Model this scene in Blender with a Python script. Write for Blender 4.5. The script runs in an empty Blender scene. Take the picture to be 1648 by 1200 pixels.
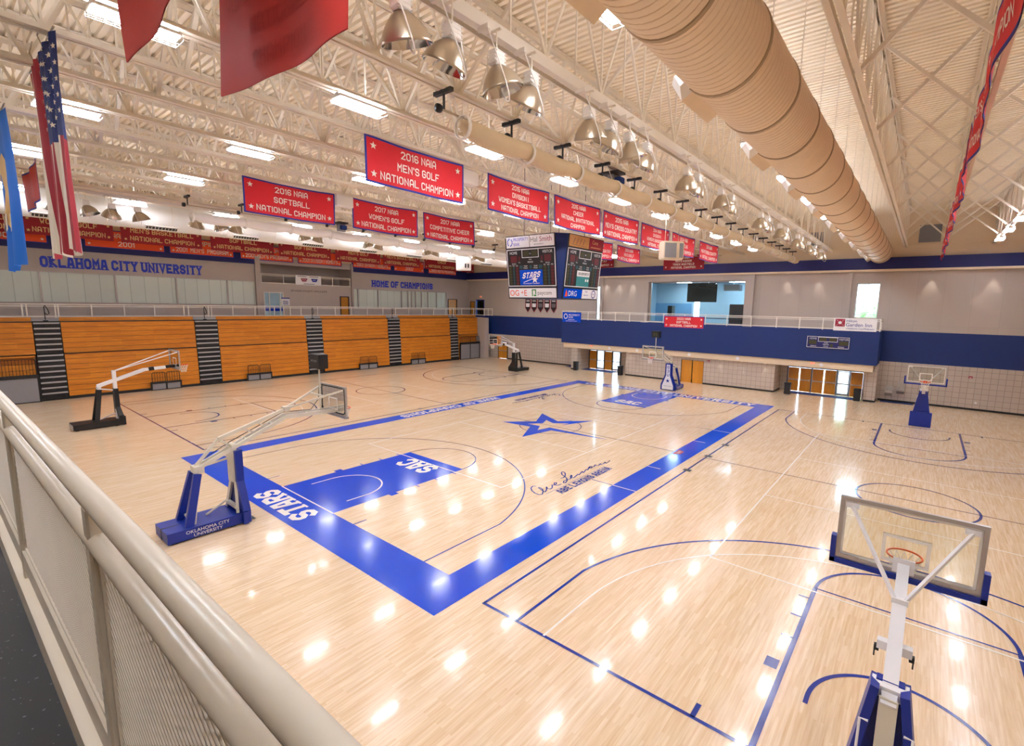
import bpy, math, random
from mathutils import Vector, Matrix
random.seed(7)
PI = math.pi
scn = bpy.context.scene
col = scn.collection

# ---------------------------------------------------------------- camera
cam_data = bpy.data.cameras.new('camera')
cam = bpy.data.objects.new('camera', cam_data)
col.objects.link(cam)
scn.camera = cam
CAM = Vector((-22.105, -16.682, 6.969))
yaw, pitch, roll = math.radians(37.91), math.radians(-7.936), math.radians(1.094)
fwd = Vector((math.cos(yaw) * math.cos(pitch), math.sin(yaw) * math.cos(pitch), math.sin(pitch)))
right = Vector((math.sin(yaw), -math.cos(yaw), 0))
up = right.cross(fwd)
r2 = right * math.cos(roll) + up * math.sin(roll)
u2 = up * math.cos(roll) - right * math.sin(roll)
cam.matrix_world = Matrix(((r2.x, u2.x, -fwd.x, CAM.x), (r2.y, u2.y, -fwd.y, CAM.y), (r2.z, u2.z, -fwd.z, CAM.z), (0, 0, 0, 1)))
cam_data.sensor_fit = 'HORIZONTAL'
cam_data.sensor_width = 36.0
cam_data.lens = 778.756 / 1648 * 36.0
cam_data.shift_x = -52 / 1648
cam_data.clip_start = 0.02
cam_data.clip_end = 400

# ---------------------------------------------------------------- world, exposure
w = bpy.data.worlds.new('daylight')
scn.world = w
w.use_nodes = True
bg = w.node_tree.nodes['Background']
bg.inputs[0].default_value = (0.74, 0.86, 1.0, 1)
bg.inputs[1].default_value = 9.0
scn.view_settings.view_transform = 'Standard'
scn.view_settings.look = 'None'
scn.view_settings.exposure = 0.55
scn.view_settings.gamma = 1.0
scn.view_settings.use_curve_mapping = False
scn.cycles.max_bounces = 9
scn.cycles.diffuse_bounces = 5
scn.cycles.glossy_bounces = 3
scn.cycles.transmission_bounces = 4
scn.cycles.transparent_max_bounces = 12
scn.cycles.caustics_reflective = False
scn.cycles.caustics_refractive = False
scn.cycles.sample_clamp_indirect = 8.0
scn.cycles.use_denoising = True
LIGHT = 62.0         # emission of the fluorescent lamps, downward
UP = 58.0           # emission of unseen strips added on the housings to brighten the ceiling

# ---------------------------------------------------------------- materials
def lin(h):
    c = [int(h[i:i + 2], 16) / 255 for i in (0, 2, 4)]
    return tuple(x / 12.92 if x <= 0.04045 else ((x + 0.055) / 1.055) ** 2.4 for x in c) + (1,)

def nodes(name):
    m = bpy.data.materials.new(name)
    m.use_nodes = True
    nt = m.node_tree
    return m, nt, nt.nodes['Principled BSDF'], nt.nodes, nt.links

def mk(name, h, rough=0.5, metal=0.0, var=0.06, scale=3.0, coat=0.0):
    """painted / metal / cloth surface: slight procedural mottling of one colour"""
    m, nt, b, n, l = nodes(name)
    c = lin(h)
    tc = n.new('ShaderNodeTexCoord')
    no = n.new('ShaderNodeTexNoise'); no.inputs['Scale'].default_value = scale; no.inputs['Detail'].default_value = 3
    l.new(tc.outputs['Object'], no.inputs['Vector'])
    mx = n.new('ShaderNodeMixRGB')
    mx.inputs[1].default_value = tuple(max(0, v * (1 - var)) for v in c[:3]) + (1,)
    mx.inputs[2].default_value = tuple(min(1, v * (1 + var)) for v in c[:3]) + (1,)
    l.new(no.outputs['Fac'], mx.inputs[0])
    l.new(mx.outputs[0], b.inputs['Base Color'])
    b.inputs['Roughness'].default_value = rough
    b.inputs['Metallic'].default_value = metal
    b.inputs['Coat Weight'].default_value = coat
    return m

def emit(name, h, strength):
    m, nt, b, n, l = nodes(name)
    b.inputs['Base Color'].default_value = lin(h)
    b.inputs['Emission Color'].default_value = lin(h)
    b.inputs['Emission Strength'].default_value = strength
    return m

def glass(name, tint, gloss=0.08):
    m, nt, b, n, l = nodes(name)
    n.remove(b)
    out = n['Material Output']
    tr = n.new('ShaderNodeBsdfTransparent'); tr.inputs[0].default_value = tint
    gl = n.new('ShaderNodeBsdfGlossy'); gl.inputs['Roughness'].default_value = 0.02
    fr = n.new('ShaderNodeFresnel'); fr.inputs[0].default_value = 1.45
    mx = n.new('ShaderNodeMixShader')
    l.new(fr.outputs[0], mx.inputs[0]); l.new(tr.outputs[0], mx.inputs[1]); l.new(gl.outputs[0], mx.inputs[2])
    l.new(mx.outputs[0], out.inputs[0])
    return m

def planks(name, c1, c2, c3, rough, bw, bh, axes, coat=0.0, grain=0.25, mortar=0.0, mort='5a3a1c', bump=0.0):
    """strips of wood; axes = which object axes run along and across the strips"""
    m, nt, b, n, l = nodes(name)
    tc = n.new('ShaderNodeTexCoord'); sp = n.new('ShaderNodeSeparateXYZ'); cb = n.new('ShaderNodeCombineXYZ')
    l.new(tc.outputs['Object'], sp.inputs[0])
    l.new(sp.outputs[axes[0]], cb.inputs[0]); l.new(sp.outputs[axes[1]], cb.inputs[1])
    br = n.new('ShaderNodeTexBrick')
    br.offset = 0.37; br.offset_frequency = 2; br.squash = 1
    br.inputs['Scale'].default_value = 1.0
    br.inputs['Brick Width'].default_value = bw; br.inputs['Row Height'].default_value = bh
    br.inputs['Mortar Size'].default_value = mortar; br.inputs['Bias'].default_value = 0.0
    br.inputs['Color1'].default_value = lin(c1); br.inputs['Color2'].default_value = lin(c2); br.inputs['Mortar'].default_value = lin(mort)
    l.new(cb.outputs[0], br.inputs['Vector'])
    mp = n.new('ShaderNodeMapping'); mp.inputs['Scale'].default_value = (1.2, 22, 1)
    l.new(cb.outputs[0], mp.inputs[0])
    no = n.new('ShaderNodeTexNoise'); no.inputs['Scale'].default_value = 1.0; no.inputs['Detail'].default_value = 4
    l.new(mp.outputs[0], no.inputs['Vector'])
    rp = n.new('ShaderNodeValToRGB')
    rp.color_ramp.elements[0].position = 0.35; rp.color_ramp.elements[0].color = (1, 1, 1, 1)
    rp.color_ramp.elements[1].position = 0.75; rp.color_ramp.elements[1].color = lin(c3)
    l.new(no.outputs['Fac'], rp.inputs[0])
    mx = n.new('ShaderNodeMixRGB'); mx.blend_type = 'MULTIPLY'; mx.inputs[0].default_value = grain
    l.new(br.outputs['Color'], mx.inputs[1]); l.new(rp.outputs[0], mx.inputs[2])
    l.new(mx.outputs[0], b.inputs['Base Color'])
    b.inputs['Roughness'].default_value = rough
    b.inputs['Coat Weight'].default_value = coat; b.inputs['Coat Roughness'].default_value = 0.06
    if bump:
        bp = n.new('ShaderNodeBump'); bp.inputs['Strength'].default_value = bump; bp.inputs['Distance'].default_value = 0.002
        l.new(no.outputs['Fac'], bp.inputs['Height']); l.new(bp.outputs[0], b.inputs['Normal'])
        l.new(bp.outputs[0], b.inputs['Coat Normal'])
    return m

def speckle(name, base, fleck):
    m, nt, b, n, l = nodes(name)
    tc = n.new('ShaderNodeTexCoord'); no = n.new('ShaderNodeTexNoise'); no.inputs['Scale'].default_value = 55; no.inputs['Detail'].default_value = 2
    l.new(tc.outputs['Object'], no.inputs['Vector'])
    rp = n.new('ShaderNodeValToRGB'); rp.color_ramp.elements[0].position = 0.69; rp.color_ramp.elements[0].color = lin(base)
    rp.color_ramp.elements[1].position = 0.73; rp.color_ramp.elements[1].color = lin(fleck)
    l.new(no.outputs['Fac'], rp.inputs[0]); l.new(rp.outputs[0], b.inputs['Base Color']); b.inputs['Roughness'].default_value = 0.5
    return m

def grid(name, c, joint, wd, ht, axes, rough=0.8, size=0.012, offset=0.0, var='0'):
    """block wall with grooved joints"""
    m, nt, b, n, l = nodes(name)
    tc = n.new('ShaderNodeTexCoord'); sp = n.new('ShaderNodeSeparateXYZ'); cb = n.new('ShaderNodeCombineXYZ')
    l.new(tc.outputs['Object'], sp.inputs[0])
    l.new(sp.outputs[axes[0]], cb.inputs[0]); l.new(sp.outputs[axes[1]], cb.inputs[1])
    br = n.new('ShaderNodeTexBrick'); br.offset = offset; br.squash = 1
    br.inputs['Scale'].default_value = 1.0
    br.inputs['Brick Width'].default_value = wd; br.inputs['Row Height'].default_value = ht
    br.inputs['Mortar Size'].default_value = size; br.inputs['Mortar Smooth'].default_value = 0.1
    c0 = lin(c)
    br.inputs['Color1'].default_value = c0
    br.inputs['Color2'].default_value = tuple(v * 0.93 for v in c0[:3]) + (1,)
    br.inputs['Mortar'].default_value = lin(joint)
    l.new(cb.outputs[0], br.inputs['Vector'])
    l.new(br.outputs['Color'], b.inputs['Base Color'])
    b.inputs['Roughness'].default_value = rough
    return m

M = {}
M['floor'] = planks('maple_strip_floor', 'f1dcbe', 'e7cca6', 'd2a878', 0.2, 0.95, 0.057, ('X', 'Y'), coat=0.35, grain=0.42, bump=0.12)
M['blue'] = mk('court_blue_paint', '0048cc', 0.14, coat=0.08, var=0.03)
M['lineblue'] = mk('court_line_blue', '17348f', 0.16, coat=0.3, var=0.03)
M['linewhite'] = mk('court_line_white', 'f6f2ea', 0.16, coat=0.3, var=0.02)
M['linegrey'] = mk('floor_plate_dark', '2c2a28', 0.4)
M['bleach'] = planks('bleacher_oak', 'dc8c22', 'cc7c18', 'ac6818', 0.42, 1.9, 0.36, ('X', 'Z'), coat=0.1, grain=0.5)
M['black'] = mk('black_paint', '121214', 0.5)
M['rubber'] = mk('black_vinyl', '1b1c20', 0.42)
M['nose'] = mk('grey_step_nosing', 'a7a6a8', 0.5)
M['greypanel'] = mk('grey_laminate', '8b8a8e', 0.6)
M['steel'] = mk('cream_roof_steel', 'e8ddcb', 0.55, var=0.05)
M['deck'] = mk('cream_roof_deck', 'f1e2c8', 0.6, var=0.05)
M['duct'] = mk('tan_duct_paint', 'ecd5b5', 0.5, var=0.04)
M['ductband'] = mk('duct_band', 'b09673', 0.5)
M['white'] = mk('white_paint', 'ece6de', 0.4, var=0.03)
M['whitefab'] = mk('white_duct_cloth', 'f0ece6', 0.7, var=0.03)
M['cream'] = mk('cream_wall_paint', 'e6d3b8', 0.7, var=0.03)
M['grey'] = grid('grey_wall_panels', 'bbb0a8', 'aaa098', 1.6, 6.0, ('Y', 'Z'), 0.8, 0.01)
M['greyx'] = grid('grey_wall_panels_side', 'bbb0aa', 'aaa09a', 2.4, 6.0, ('X', 'Z'), 0.8, 0.008)
M['block'] = grid('grey_block_wall', 'c0b4aa', '9a8d84', 0.40, 0.40, ('Y', 'Z'), 0.8, 0.016)
M['blockx'] = grid('grey_block_return', 'c0b4aa', '9a8d84', 0.40, 0.40, ('X', 'Z'), 0.8, 0.016)
M['navy'] = mk('navy_wall_pad', '02286a', 0.55, var=0.04, scale=0.7)
M['navydark'] = mk('navy_band_paint', '10165e', 0.6, var=0.05)
M['padblue'] = mk('royal_blue_vinyl', '0a2a90', 0.4, var=0.04)
M['hoopcream'] = mk('cream_hoop_paint', 'dcd6c4', 0.35, var=0.03)
M['hoopwhite'] = mk('white_hoop_paint', 'ecebec', 0.3, var=0.03)
M['alu'] = mk('brushed_aluminium', 'b9b6b4', 0.35, metal=0.7)
M['chrome'] = mk('polished_reflector', 'd8d5d0', 0.12, metal=1.0)
M['shade'] = mk('satin_reflector_outside', 'b8aa96', 0.3, metal=0.85)
M['orange'] = mk('orange_rim_paint', 'e2571c', 0.4)
M['net'] = mk('white_net_cord', 'f1efe9', 0.8)
M['bbglass'] = glass('backboard_glass', (0.95, 0.965, 0.93, 1))
M['glass'] = glass('window_glass', (0.86, 0.95, 0.96, 1))
M['red'] = mk('red_banner_cloth', 'd31f2c', 0.75, var=0.07)
M['redback'] = mk('red_banner_reverse', 'b42a22', 0.75, var=0.08)
M['maroon'] = mk('maroon_banner_cloth', '951526', 0.75, var=0.06)
M['salmon'] = mk('orange_banner_cloth', 'f2592b', 0.75, var=0.05)
M['trimblue'] = mk('blue_banner_hem', '1b2c92', 0.75)
M['letter'] = mk('white_felt_letters', 'f3ece2', 0.8, var=0.02)
M['gold'] = mk('pale_gold_letters', 'e6c98e', 0.8, var=0.03)
M['signblue'] = mk('blue_cut_letters', '1233c0', 0.5)
M['flagblue'] = mk('sky_blue_flag', '0b6fdc', 0.7, var=0.06)
M['usblue'] = mk('flag_navy', '20306e', 0.7)
M['usred'] = mk('flag_red', '9d1f30', 0.7)
M['uswhite'] = mk('flag_white', 'e9dfcf', 0.7)
M['buff'] = mk('flag_emblem_buff', 'dcb57a', 0.7)
M['door'] = planks('oak_door_veneer', 'd9952c', 'cf8a24', 'a8681a', 0.4, 4.0, 0.45, ('Z', 'Y'), coat=0.1, grain=0.4)
M['darkframe'] = mk('dark_door_frame', '1c1a1c', 0.5)
M['sheer'] = grid('translucent_window_shade', 'dbe6de', 'bccac2', 0.9, 9.0, ('X', 'Z'), 0.35, 0.03)
M['embossed'] = mk('embossed_cloth', 'ad2820', 0.8)
M['track'] = speckle('dark_rubber_track', '101216', '6d7078')
M['railcream'] = mk('cream_rail_enamel', 'e3dac8', 0.28, var=0.03)
M['mesh'] = mk('cream_expanded_mesh', 'd8cfc0', 0.45)
M['railwhite'] = mk('white_rail_paint', 'e9e2d8', 0.4)
M['matblue'] = mk('blue_entrance_mat', '14306e', 0.9)
M['lampface'] = emit('fluorescent_tube_glow', 'eef3ff', LIGHT)
M['fill_uplight'] = emit('added_upward_glow', 'eaf1ff', UP)
M['lounge'] = emit('lounge_light_glow', 'd8ecff', 30)
M['led'] = emit('display_blue_glow', '2a5cff', 0.3)
M['signwhite'] = mk('white_sign_face', 'efeef0', 0.5)
M['sbblack'] = mk('scoreboard_black', '101014', 0.5)
M['digitred'] = mk('unlit_red_digits', '5c1620', 0.5)
M['digitamber'] = mk('unlit_amber_digits', '3c3a1c', 0.5)
M['digitteal'] = mk('unlit_teal_digits', '1c4c54', 0.5)
M['teal'] = mk('teal_panel', '2b8288', 0.5)
M['crimson'] = mk('crimson_panel', '9b1d38', 0.5)
M['greytext'] = mk('grey_print', '6a6468', 0.6)
M['orangetext'] = mk('orange_print', 'e8501e', 0.6)
M['greentext'] = mk('green_print', '3f8f4a', 0.6)
M['exitred'] = emit('exit_sign_glow', 'ff5a3a', 1.2)
M['bluetint'] = mk('pale_blue_room_wall', 'c0d6e2', 0.7)
M['tan'] = mk('beige_curtain_vinyl', 'd9c3a0', 0.55, var=0.05)
M['shelfblue'] = mk('lounge_blue_panel', '7fb0d4', 0.6)
M['brown'] = mk('dark_cabinet', '4a3436', 0.5)
M['grass'] = mk('outside_paving', 'c9ced6', 0.9, var=0.1)
M['leaf'] = mk('outside_leaves', '7fae66', 0.9, var=0.3, scale=2)
# ---------------------------------------------------------------- mesh helpers
WL = {}      # world location of every empty

class MB:
    def __init__(s): s.v = []; s.f = []; s.m = []
    def add(s, vs, fs, m=0):
        o = len(s.v); s.v += [tuple(p) for p in vs]
        s.f += [tuple(i + o for i in f) for f in fs]; s.m += [m] * len(fs)
    def box(s, x0, x1, y0, y1, z0, z1, m=0):
        s.add([(x0, y0, z0), (x1, y0, z0), (x1, y1, z0), (x0, y1, z0), (x0, y0, z1), (x1, y0, z1), (x1, y1, z1), (x0, y1, z1)],
              [(3, 2, 1, 0), (4, 5, 6, 7), (0, 1, 5, 4), (1, 2, 6, 5), (2, 3, 7, 6), (3, 0, 4, 7)], m)
    def rbox(s, x0, x1, y0, y1, z0, z1, r=0.02, m=0):
        """box with chamfered edges"""
        vs = []; idx = {}
        X, Y, Z = (x0, x1), (y0, y1), (z0, z1)
        for i in (0, 1):
            for j in (0, 1):
                for k in (0, 1):
                    sx, sy, sz = (1, -1)[i], (1, -1)[j], (1, -1)[k]
                    for a, d in enumerate(((0, r, r), (r, 0, r), (r, r, 0))):
                        idx[i, j, k, a] = len(vs)
                        vs.append((X[i] + sx * d[0], Y[j] + sy * d[1], Z[k] + sz * d[2]))
        fs = []
        for i in (0, 1): fs.append([idx[i, 0, 0, 0], idx[i, 1, 0, 0], idx[i, 1, 1, 0], idx[i, 0, 1, 0]])
        for j in (0, 1): fs.append([idx[0, j, 0, 1], idx[1, j, 0, 1], idx[1, j, 1, 1], idx[0, j, 1, 1]])
        for k in (0, 1): fs.append([idx[0, 0, k, 2], idx[1, 0, k, 2], idx[1, 1, k, 2], idx[0, 1, k, 2]])
        for i in (0, 1):
            for j in (0, 1):
                fs.append([idx[i, j, 0, 0], idx[i, j, 0, 1], idx[i, j, 1, 1], idx[i, j, 1, 0]])
        for i in (0, 1):
            for k in (0, 1):
                fs.append([idx[i, 0, k, 0], idx[i, 0, k, 2], idx[i, 1, k, 2], idx[i, 1, k, 0]])
        for j in (0, 1):
            for k in (0, 1):
                fs.append([idx[0, j, k, 1], idx[0, j, k, 2], idx[1, j, k, 2], idx[1, j, k, 1]])
        for i in (0, 1):
            for j in (0, 1):
                for k in (0, 1): fs.append([idx[i, j, k, 0], idx[i, j, k, 1], idx[i, j, k, 2]])
        s.add(vs, fs, m)
    def beam(s, p, q, w, h, m=0, up=(0, 0, 1)):
        p, q = Vector(p), Vector(q); d = (q - p).normalized(); u = Vector(up)
        if abs(d.dot(u)) > 0.99: u = Vector((1, 0, 0))
        a = d.cross(u).normalized() * w / 2; b = a.cross(d).normalized() * h / 2
        vs = [p - a - b, p + a - b, p + a + b, p - a + b, q - a - b, q + a - b, q + a + b, q - a + b]
        s.add(vs, [(3, 2, 1, 0), (4, 5, 6, 7), (0, 1, 5, 4), (1, 2, 6, 5), (2, 3, 7, 6), (3, 0, 4, 7)], m)
    def tube(s, pts, r, n=8, m=0, closed=False, caps=True):
        pts = [Vector(p) for p in pts]; N = len(pts); rings = []
        rr = r if isinstance(r, (list, tuple)) else [r] * N
        prev = None
        for i, p in enumerate(pts):
            if closed: t = pts[(i + 1) % N] - pts[i - 1]
            else: t = pts[min(i + 1, N - 1)] - pts[max(i - 1, 0)]
            t.normalize()
            if prev is None:
                a = t.orthogonal().normalized()
            else:
                a = prev - t * prev.dot(t)
                a = a.normalized() if a.length > 1e-6 else t.orthogonal().normalized()
            prev = a; b = t.cross(a)
            rings.append([p + (a * math.cos(2 * PI * k / n) + b * math.sin(2 * PI * k / n)) * rr[i] for k in range(n)])
        vs = [v for R in rings for v in R]; fs = []
        for i in range(N if closed else N - 1):
            j = (i + 1) % N
            for k in range(n): fs.append((i * n + k, i * n + (k + 1) % n, j * n + (k + 1) % n, j * n + k))
        if caps and not closed:
            fs.append(tuple(range(n))[::-1]); fs.append(tuple((N - 1) * n + k for k in range(n)))
        s.add(vs, fs, m)
    def lathe(s, prof, c, axis=(0, 0, 1), n=20, m=0, close=False):
        ax = Vector(axis).normalized(); a = ax.orthogonal().normalized(); b = ax.cross(a); c = Vector(c)
        vs = []; N = len(prof)
        for r, h in prof:
            for k in range(n):
                vs.append(c + ax * h + (a * math.cos(2 * PI * k / n) + b * math.sin(2 * PI * k / n)) * r)
        fs = [(i * n + k, i * n + (k + 1) % n, (i + 1) * n + (k + 1) % n, (i + 1) * n + k) for i in range(N - 1) for k in range(n)]
        s.add(vs, fs, m)
    def prism(s, poly, d, m=0):
        """polygon (list of 3-D points) pushed along the vector d"""
        n = len(poly); d = Vector(d); P = [Vector(p) for p in poly]
        vs = P + [p + d for p in P]
        fs = [tuple(range(n))[::-1], tuple(range(n, 2 * n))] + [(i, (i + 1) % n, n + (i + 1) % n, n + i) for i in range(n)]
        s.add(vs, fs, m)
    def quad(s, a, b, c, d, m=0): s.add([a, b, c, d], [(0, 1, 2, 3)], m)
    def build(s, name, mats, parent=None, loc=None, smooth=False, kind=None):
        o0 = Vector(WL.get(parent.name, (0, 0, 0))) if parent else Vector(loc or (0, 0, 0))
        me = bpy.data.meshes.new(name)
        me.from_pydata([tuple(Vector(v) - o0) for v in s.v], [], s.f)
        for x in (mats if isinstance(mats, (list, tuple)) else [mats]): me.materials.append(M[x] if isinstance(x, str) else x)
        me.polygons.foreach_set('material_index', s.m)
        if smooth: me.polygons.foreach_set('use_smooth', [True] * len(s.f))
        me.update()
        o = bpy.data.objects.new(name, me); col.objects.link(o)
        if parent: o.parent = parent; WL[o.name] = tuple(o0)
        else: o.location = o0; WL[o.name] = tuple(o0)
        if kind: o['kind'] = kind
        return o

def tag(o, label, cat, group=None, kind=None):
    o['label'] = label; o['category'] = cat
    if group: o['group'] = group
    if kind: o['kind'] = kind
    return o

def thing(name, label, cat, loc, group=None):
    o = bpy.data.objects.new(name, None); col.objects.link(o)
    o.empty_display_size = 0.2
    o.location = loc; WL[o.name] = tuple(loc)
    return tag(o, label, cat, group)

def copy_tree(o, loc, label):
    """a copy of a thing, its parts and sub-parts, standing elsewhere"""
    c = o.copy(); col.objects.link(c); c.location = loc; c['label'] = label; WL[c.name] = tuple(loc)
    def kids(a, b):
        for ch in a.children:
            k = ch.copy(); col.objects.link(k); k.parent = b
            kids(ch, k)
    kids(o, c)
    return c

def struct(mb, name, mats, parent=None, smooth=False):
    o = mb.build(name, mats, parent, smooth=smooth)
    o['kind'] = 'structure'
    return o

ORD = 'first second third fourth fifth sixth seventh eighth ninth tenth eleventh twelfth thirteenth fourteenth fifteenth sixteenth seventeenth eighteenth nineteenth twentieth'.split()

# ---------------------------------------------------------------- lettering
GL = {'A': '00 04 16 36 44 40|02 42', 'B': '00 06 36 45 44 33 03|33 42 41 30 00', 'C': '45 36 16 05 01 10 30 41', 'D': '00 06 36 45 41 30 00',
      'E': '46 06 00 40|03 33', 'F': '46 06 00|03 33', 'G': '45 36 16 05 01 10 30 41 43 23', 'H': '00 06|40 46|03 43', 'I': '00 06', 'J': '46 41 30 10 01',
      'K': '00 06|46 03 40', 'L': '06 00 40', 'M': '00 06 23 46 40', 'N': '00 06 40 46', 'O': '10 01 05 16 36 45 41 30 10', 'P': '00 06 36 45 44 33 03',
      'R': '00 06 36 45 44 33 03|23 40', 'S': '45 36 16 05 04 13 33 42 41 30 10 01', 'T': '06 46|26 20', 'U': '06 01 10 30 41 46', 'V': '06 20 46',
      'W': '06 10 23 30 46', 'X': '00 46|06 40', 'Y': '06 23 46|23 20', 'Z': '06 46 00 40', '0': '10 01 05 16 36 45 41 30 10', '1': '05 16 10',
      '2': '05 16 36 45 44 00 40', '3': '05 16 36 45 44 33 13|33 42 41 30 10 01', '4': '30 36 02 42', '5': '46 06 03 33 42 41 30 10 01',
      '6': '45 36 16 05 01 10 30 41 42 33 03', '7': '06 46 10', '8': '13 04 05 16 36 45 44 33 13 02 01 10 30 41 42 33', '9': '43 13 04 05 16 36 45 41 30 10 01',
      "'": '06 05', '-': '03 23', '&': '40 05 16 25 02 01 10 20 42', '.': '00 00', '+': '03 43|25 21', ':': '01 02|04 05'}

def strokes(pl, t):
    """thick mitred outline of one polyline -> quads"""
    n = len(pl); closed = pl[0] == pl[-1] and n > 2
    P = [Vector((x, y)) for x, y in (pl[:-1] if closed else pl)]
    n = len(P); L = []; R = []
    for i in range(n):
        a = P[i - 1] if (closed or i > 0) else None
        b = P[(i + 1) % n] if (closed or i < n - 1) else None
        d1 = (P[i] - a).normalized() if a is not None else None
        d2 = (b - P[i]).normalized() if b is not None else None
        p = P[i].copy()
        if d1 is None or d2 is None:
            d = d2 if d1 is None else d1
            p += d * (-t / 2 if d1 is None else t / 2)
            nn = Vector((-d.y, d.x)) * t / 2
        else:
            h = Vector((-(d1 + d2).y, (d1 + d2).x))
            if h.length < 1e-5: h = Vector((-d1.y, d1.x))
            h.normalize(); c = max(0.45, h.dot(Vector((-d1.y, d1.x))))
            nn = h * t / 2 / c
        L.append(p + nn); R.append(p - nn)
    out = []
    for i in range(n if closed else n - 1):
        j = (i + 1) % n
        out.append((R[i], R[j], L[j], L[i]))
    return out

def block_text(s, t=1.1, slab=False, gap=1.0, space=2.4):
    """athletic block lettering: quads in a frame 6+t high, and the width"""
    x = 0; Q = []
    for ch in s:
        if ch == ' ': x += space; continue
        g = '00 16 36 40|12 32' if ch == 'A' and t >= 1.4 else GL.get(ch)
        if g is None: continue
        pls = [[(int(p[0]), int(p[1])) for p in part.split()] for part in g.split('|')]
        wd = max(p[0] for pl in pls for p in pl)
        off = x + t / 2
        if slab and ch in 'I1': off += 0.5; 
        for pl in pls:
            for q in strokes(pl, t): Q.append([(v.x + off, v.y + t / 2) for v in q])
            if slab:
                for e, f in ((pl[0], pl[1]), (pl[-1], pl[-2])):
                    if e == f or pl[0] == pl[-1]: continue
                    if e[1] in (0, 6) and abs(f[1] - e[1]) >= abs(f[0] - e[0]) and f[1] != e[1]:
                        yy = e[1] + t / 2; h = t * 0.42; s0 = -t / 2 if e[1] == 0 else t / 2 - h
                        wq = t * 0.95
                        Q.append([(e[0] + off - wq, yy + s0), (e[0] + off + wq, yy + s0), (e[0] + off + wq, yy + s0 + h), (e[0] + off - wq, yy + s0 + h)])
        x += wd + t + gap + (1.0 if slab and ch in 'I1' else 0)
    return Q, x - gap

def put_text(mb, s, cx, base, height, wmax, f, m=0, t=1.1, slab=False, align='c', xs=1.0, gap=1.0):
    """write s with its baseline at `base`; f maps the flat (a, b) to a point in space"""
    Q, wd = block_text(s, t, slab, gap)
    k = height / (6 + t); kx = k * xs
    if wmax and wd * kx > wmax: kx = wmax / wd
    x0 = cx - wd * kx / 2 if align == 'c' else cx
    o, ea, eb = Vector(f(x0, base)), Vector(f(x0 + 0.01, base)), Vector(f(x0, base + 0.01))
    nn = (ea - o).cross(eb - o)
    nn = nn.normalized() * (0.0007 if nn.dot(CAM - o) > 0 else -0.0007)
    for i, q in enumerate(Q):      # overlapping strokes lie a hair apart
        mb.add([tuple(Vector(f(x0 + a * kx, base + b * k)) + nn * (i % 7)) for a, b in q], [(0, 1, 2, 3)], m)

FC = {}
def font_text(mb, s, cx, base, height, wmax, f, m=0, align='c'):
    """plain sans lettering from Blender's own built-in face"""
    if s not in FC:
        c = bpy.data.curves.new('lettering', 'FONT'); c.body = s; c.resolution_u = 3
        o = bpy.data.objects.new('lettering', c); col.objects.link(o)
        dg = bpy.context.evaluated_depsgraph_get()
        me = bpy.data.meshes.new_from_object(o.evaluated_get(dg))
        FC[s] = ([(v.co.x, v.co.y) for v in me.vertices], [tuple(p.vertices) for p in me.polygons])
        bpy.data.objects.remove(o); bpy.data.curves.remove(c); bpy.data.meshes.remove(me)
    vs, fs = FC[s]
    if not vs: return
    x0 = min(v[0] for v in vs); x1 = max(v[0] for v in vs)
    k = height / 0.72; kx = k
    if wmax and (x1 - x0) * kx > wmax: kx = wmax / (x1 - x0)
    xo = cx - (x1 - x0) * kx / 2 if align == 'c' else cx
    mb.add([f(xo + (a - x0) * kx, base + b * k) for a, b in vs], fs, m)

def star_pts(cx, cy, r, ri=0.42, rot=PI / 2, n=5):
    return [(cx + (r if i % 2 == 0 else r * ri) * math.cos(rot + i * PI / n), cy + (r if i % 2 == 0 else r * ri) * math.sin(rot + i * PI / n)) for i in range(2 * n)]

def put_star(mb, cx, cy, r, f, m=0):
    P = star_pts(cx, cy, r)
    mb.add([f(cx, cy)] + [f(a, b) for a, b in P], [(0, 1 + i, 1 + (i + 1) % 10) for i in range(10)], m)

def wall_holes(mb, f, a0, a1, z0, z1, holes, th, m=0):
    """upright wall with openings: f(a, t, z) -> point; a along the wall, t through it"""
    A = sorted({a0, a1} | {h[i] for h in holes for i in (0, 1) if a0 < h[i] < a1})
    Z = sorted({z0, z1} | {h[i] for h in holes for i in (2, 3) if z0 < h[i] < z1})
    for i in range(len(A) - 1):
        for k in range(len(Z) - 1):
            ca, cz = (A[i] + A[i + 1]) / 2, (Z[k] + Z[k + 1]) / 2
            if any(h[0] < ca < h[1] and h[2] < cz < h[3] for h in holes): continue
            p = [f(A[i], 0, Z[k]), f(A[i + 1], 0, Z[k]), f(A[i + 1], th, Z[k]), f(A[i], th, Z[k]),
                 f(A[i], 0, Z[k + 1]), f(A[i + 1], 0, Z[k + 1]), f(A[i + 1], th, Z[k + 1]), f(A[i], th, Z[k + 1])]
            mb.add(p, [(3, 2, 1, 0), (4, 5, 6, 7), (0, 1, 5, 4), (1, 2, 6, 5), (2, 3, 7, 6), (3, 0, 4, 7)], m)
# ================================================================ FLOOR AND COURT MARKINGS
mb = MB(); mb.box(-27, 25.6, -29, 33.2, -0.2, 0)
floor = struct(mb, 'floor', 'floor')

def part_of_floor(mb, name, mat):
    o = mb.build(name, mat, floor); o['kind'] = 'structure'; return o

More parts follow.
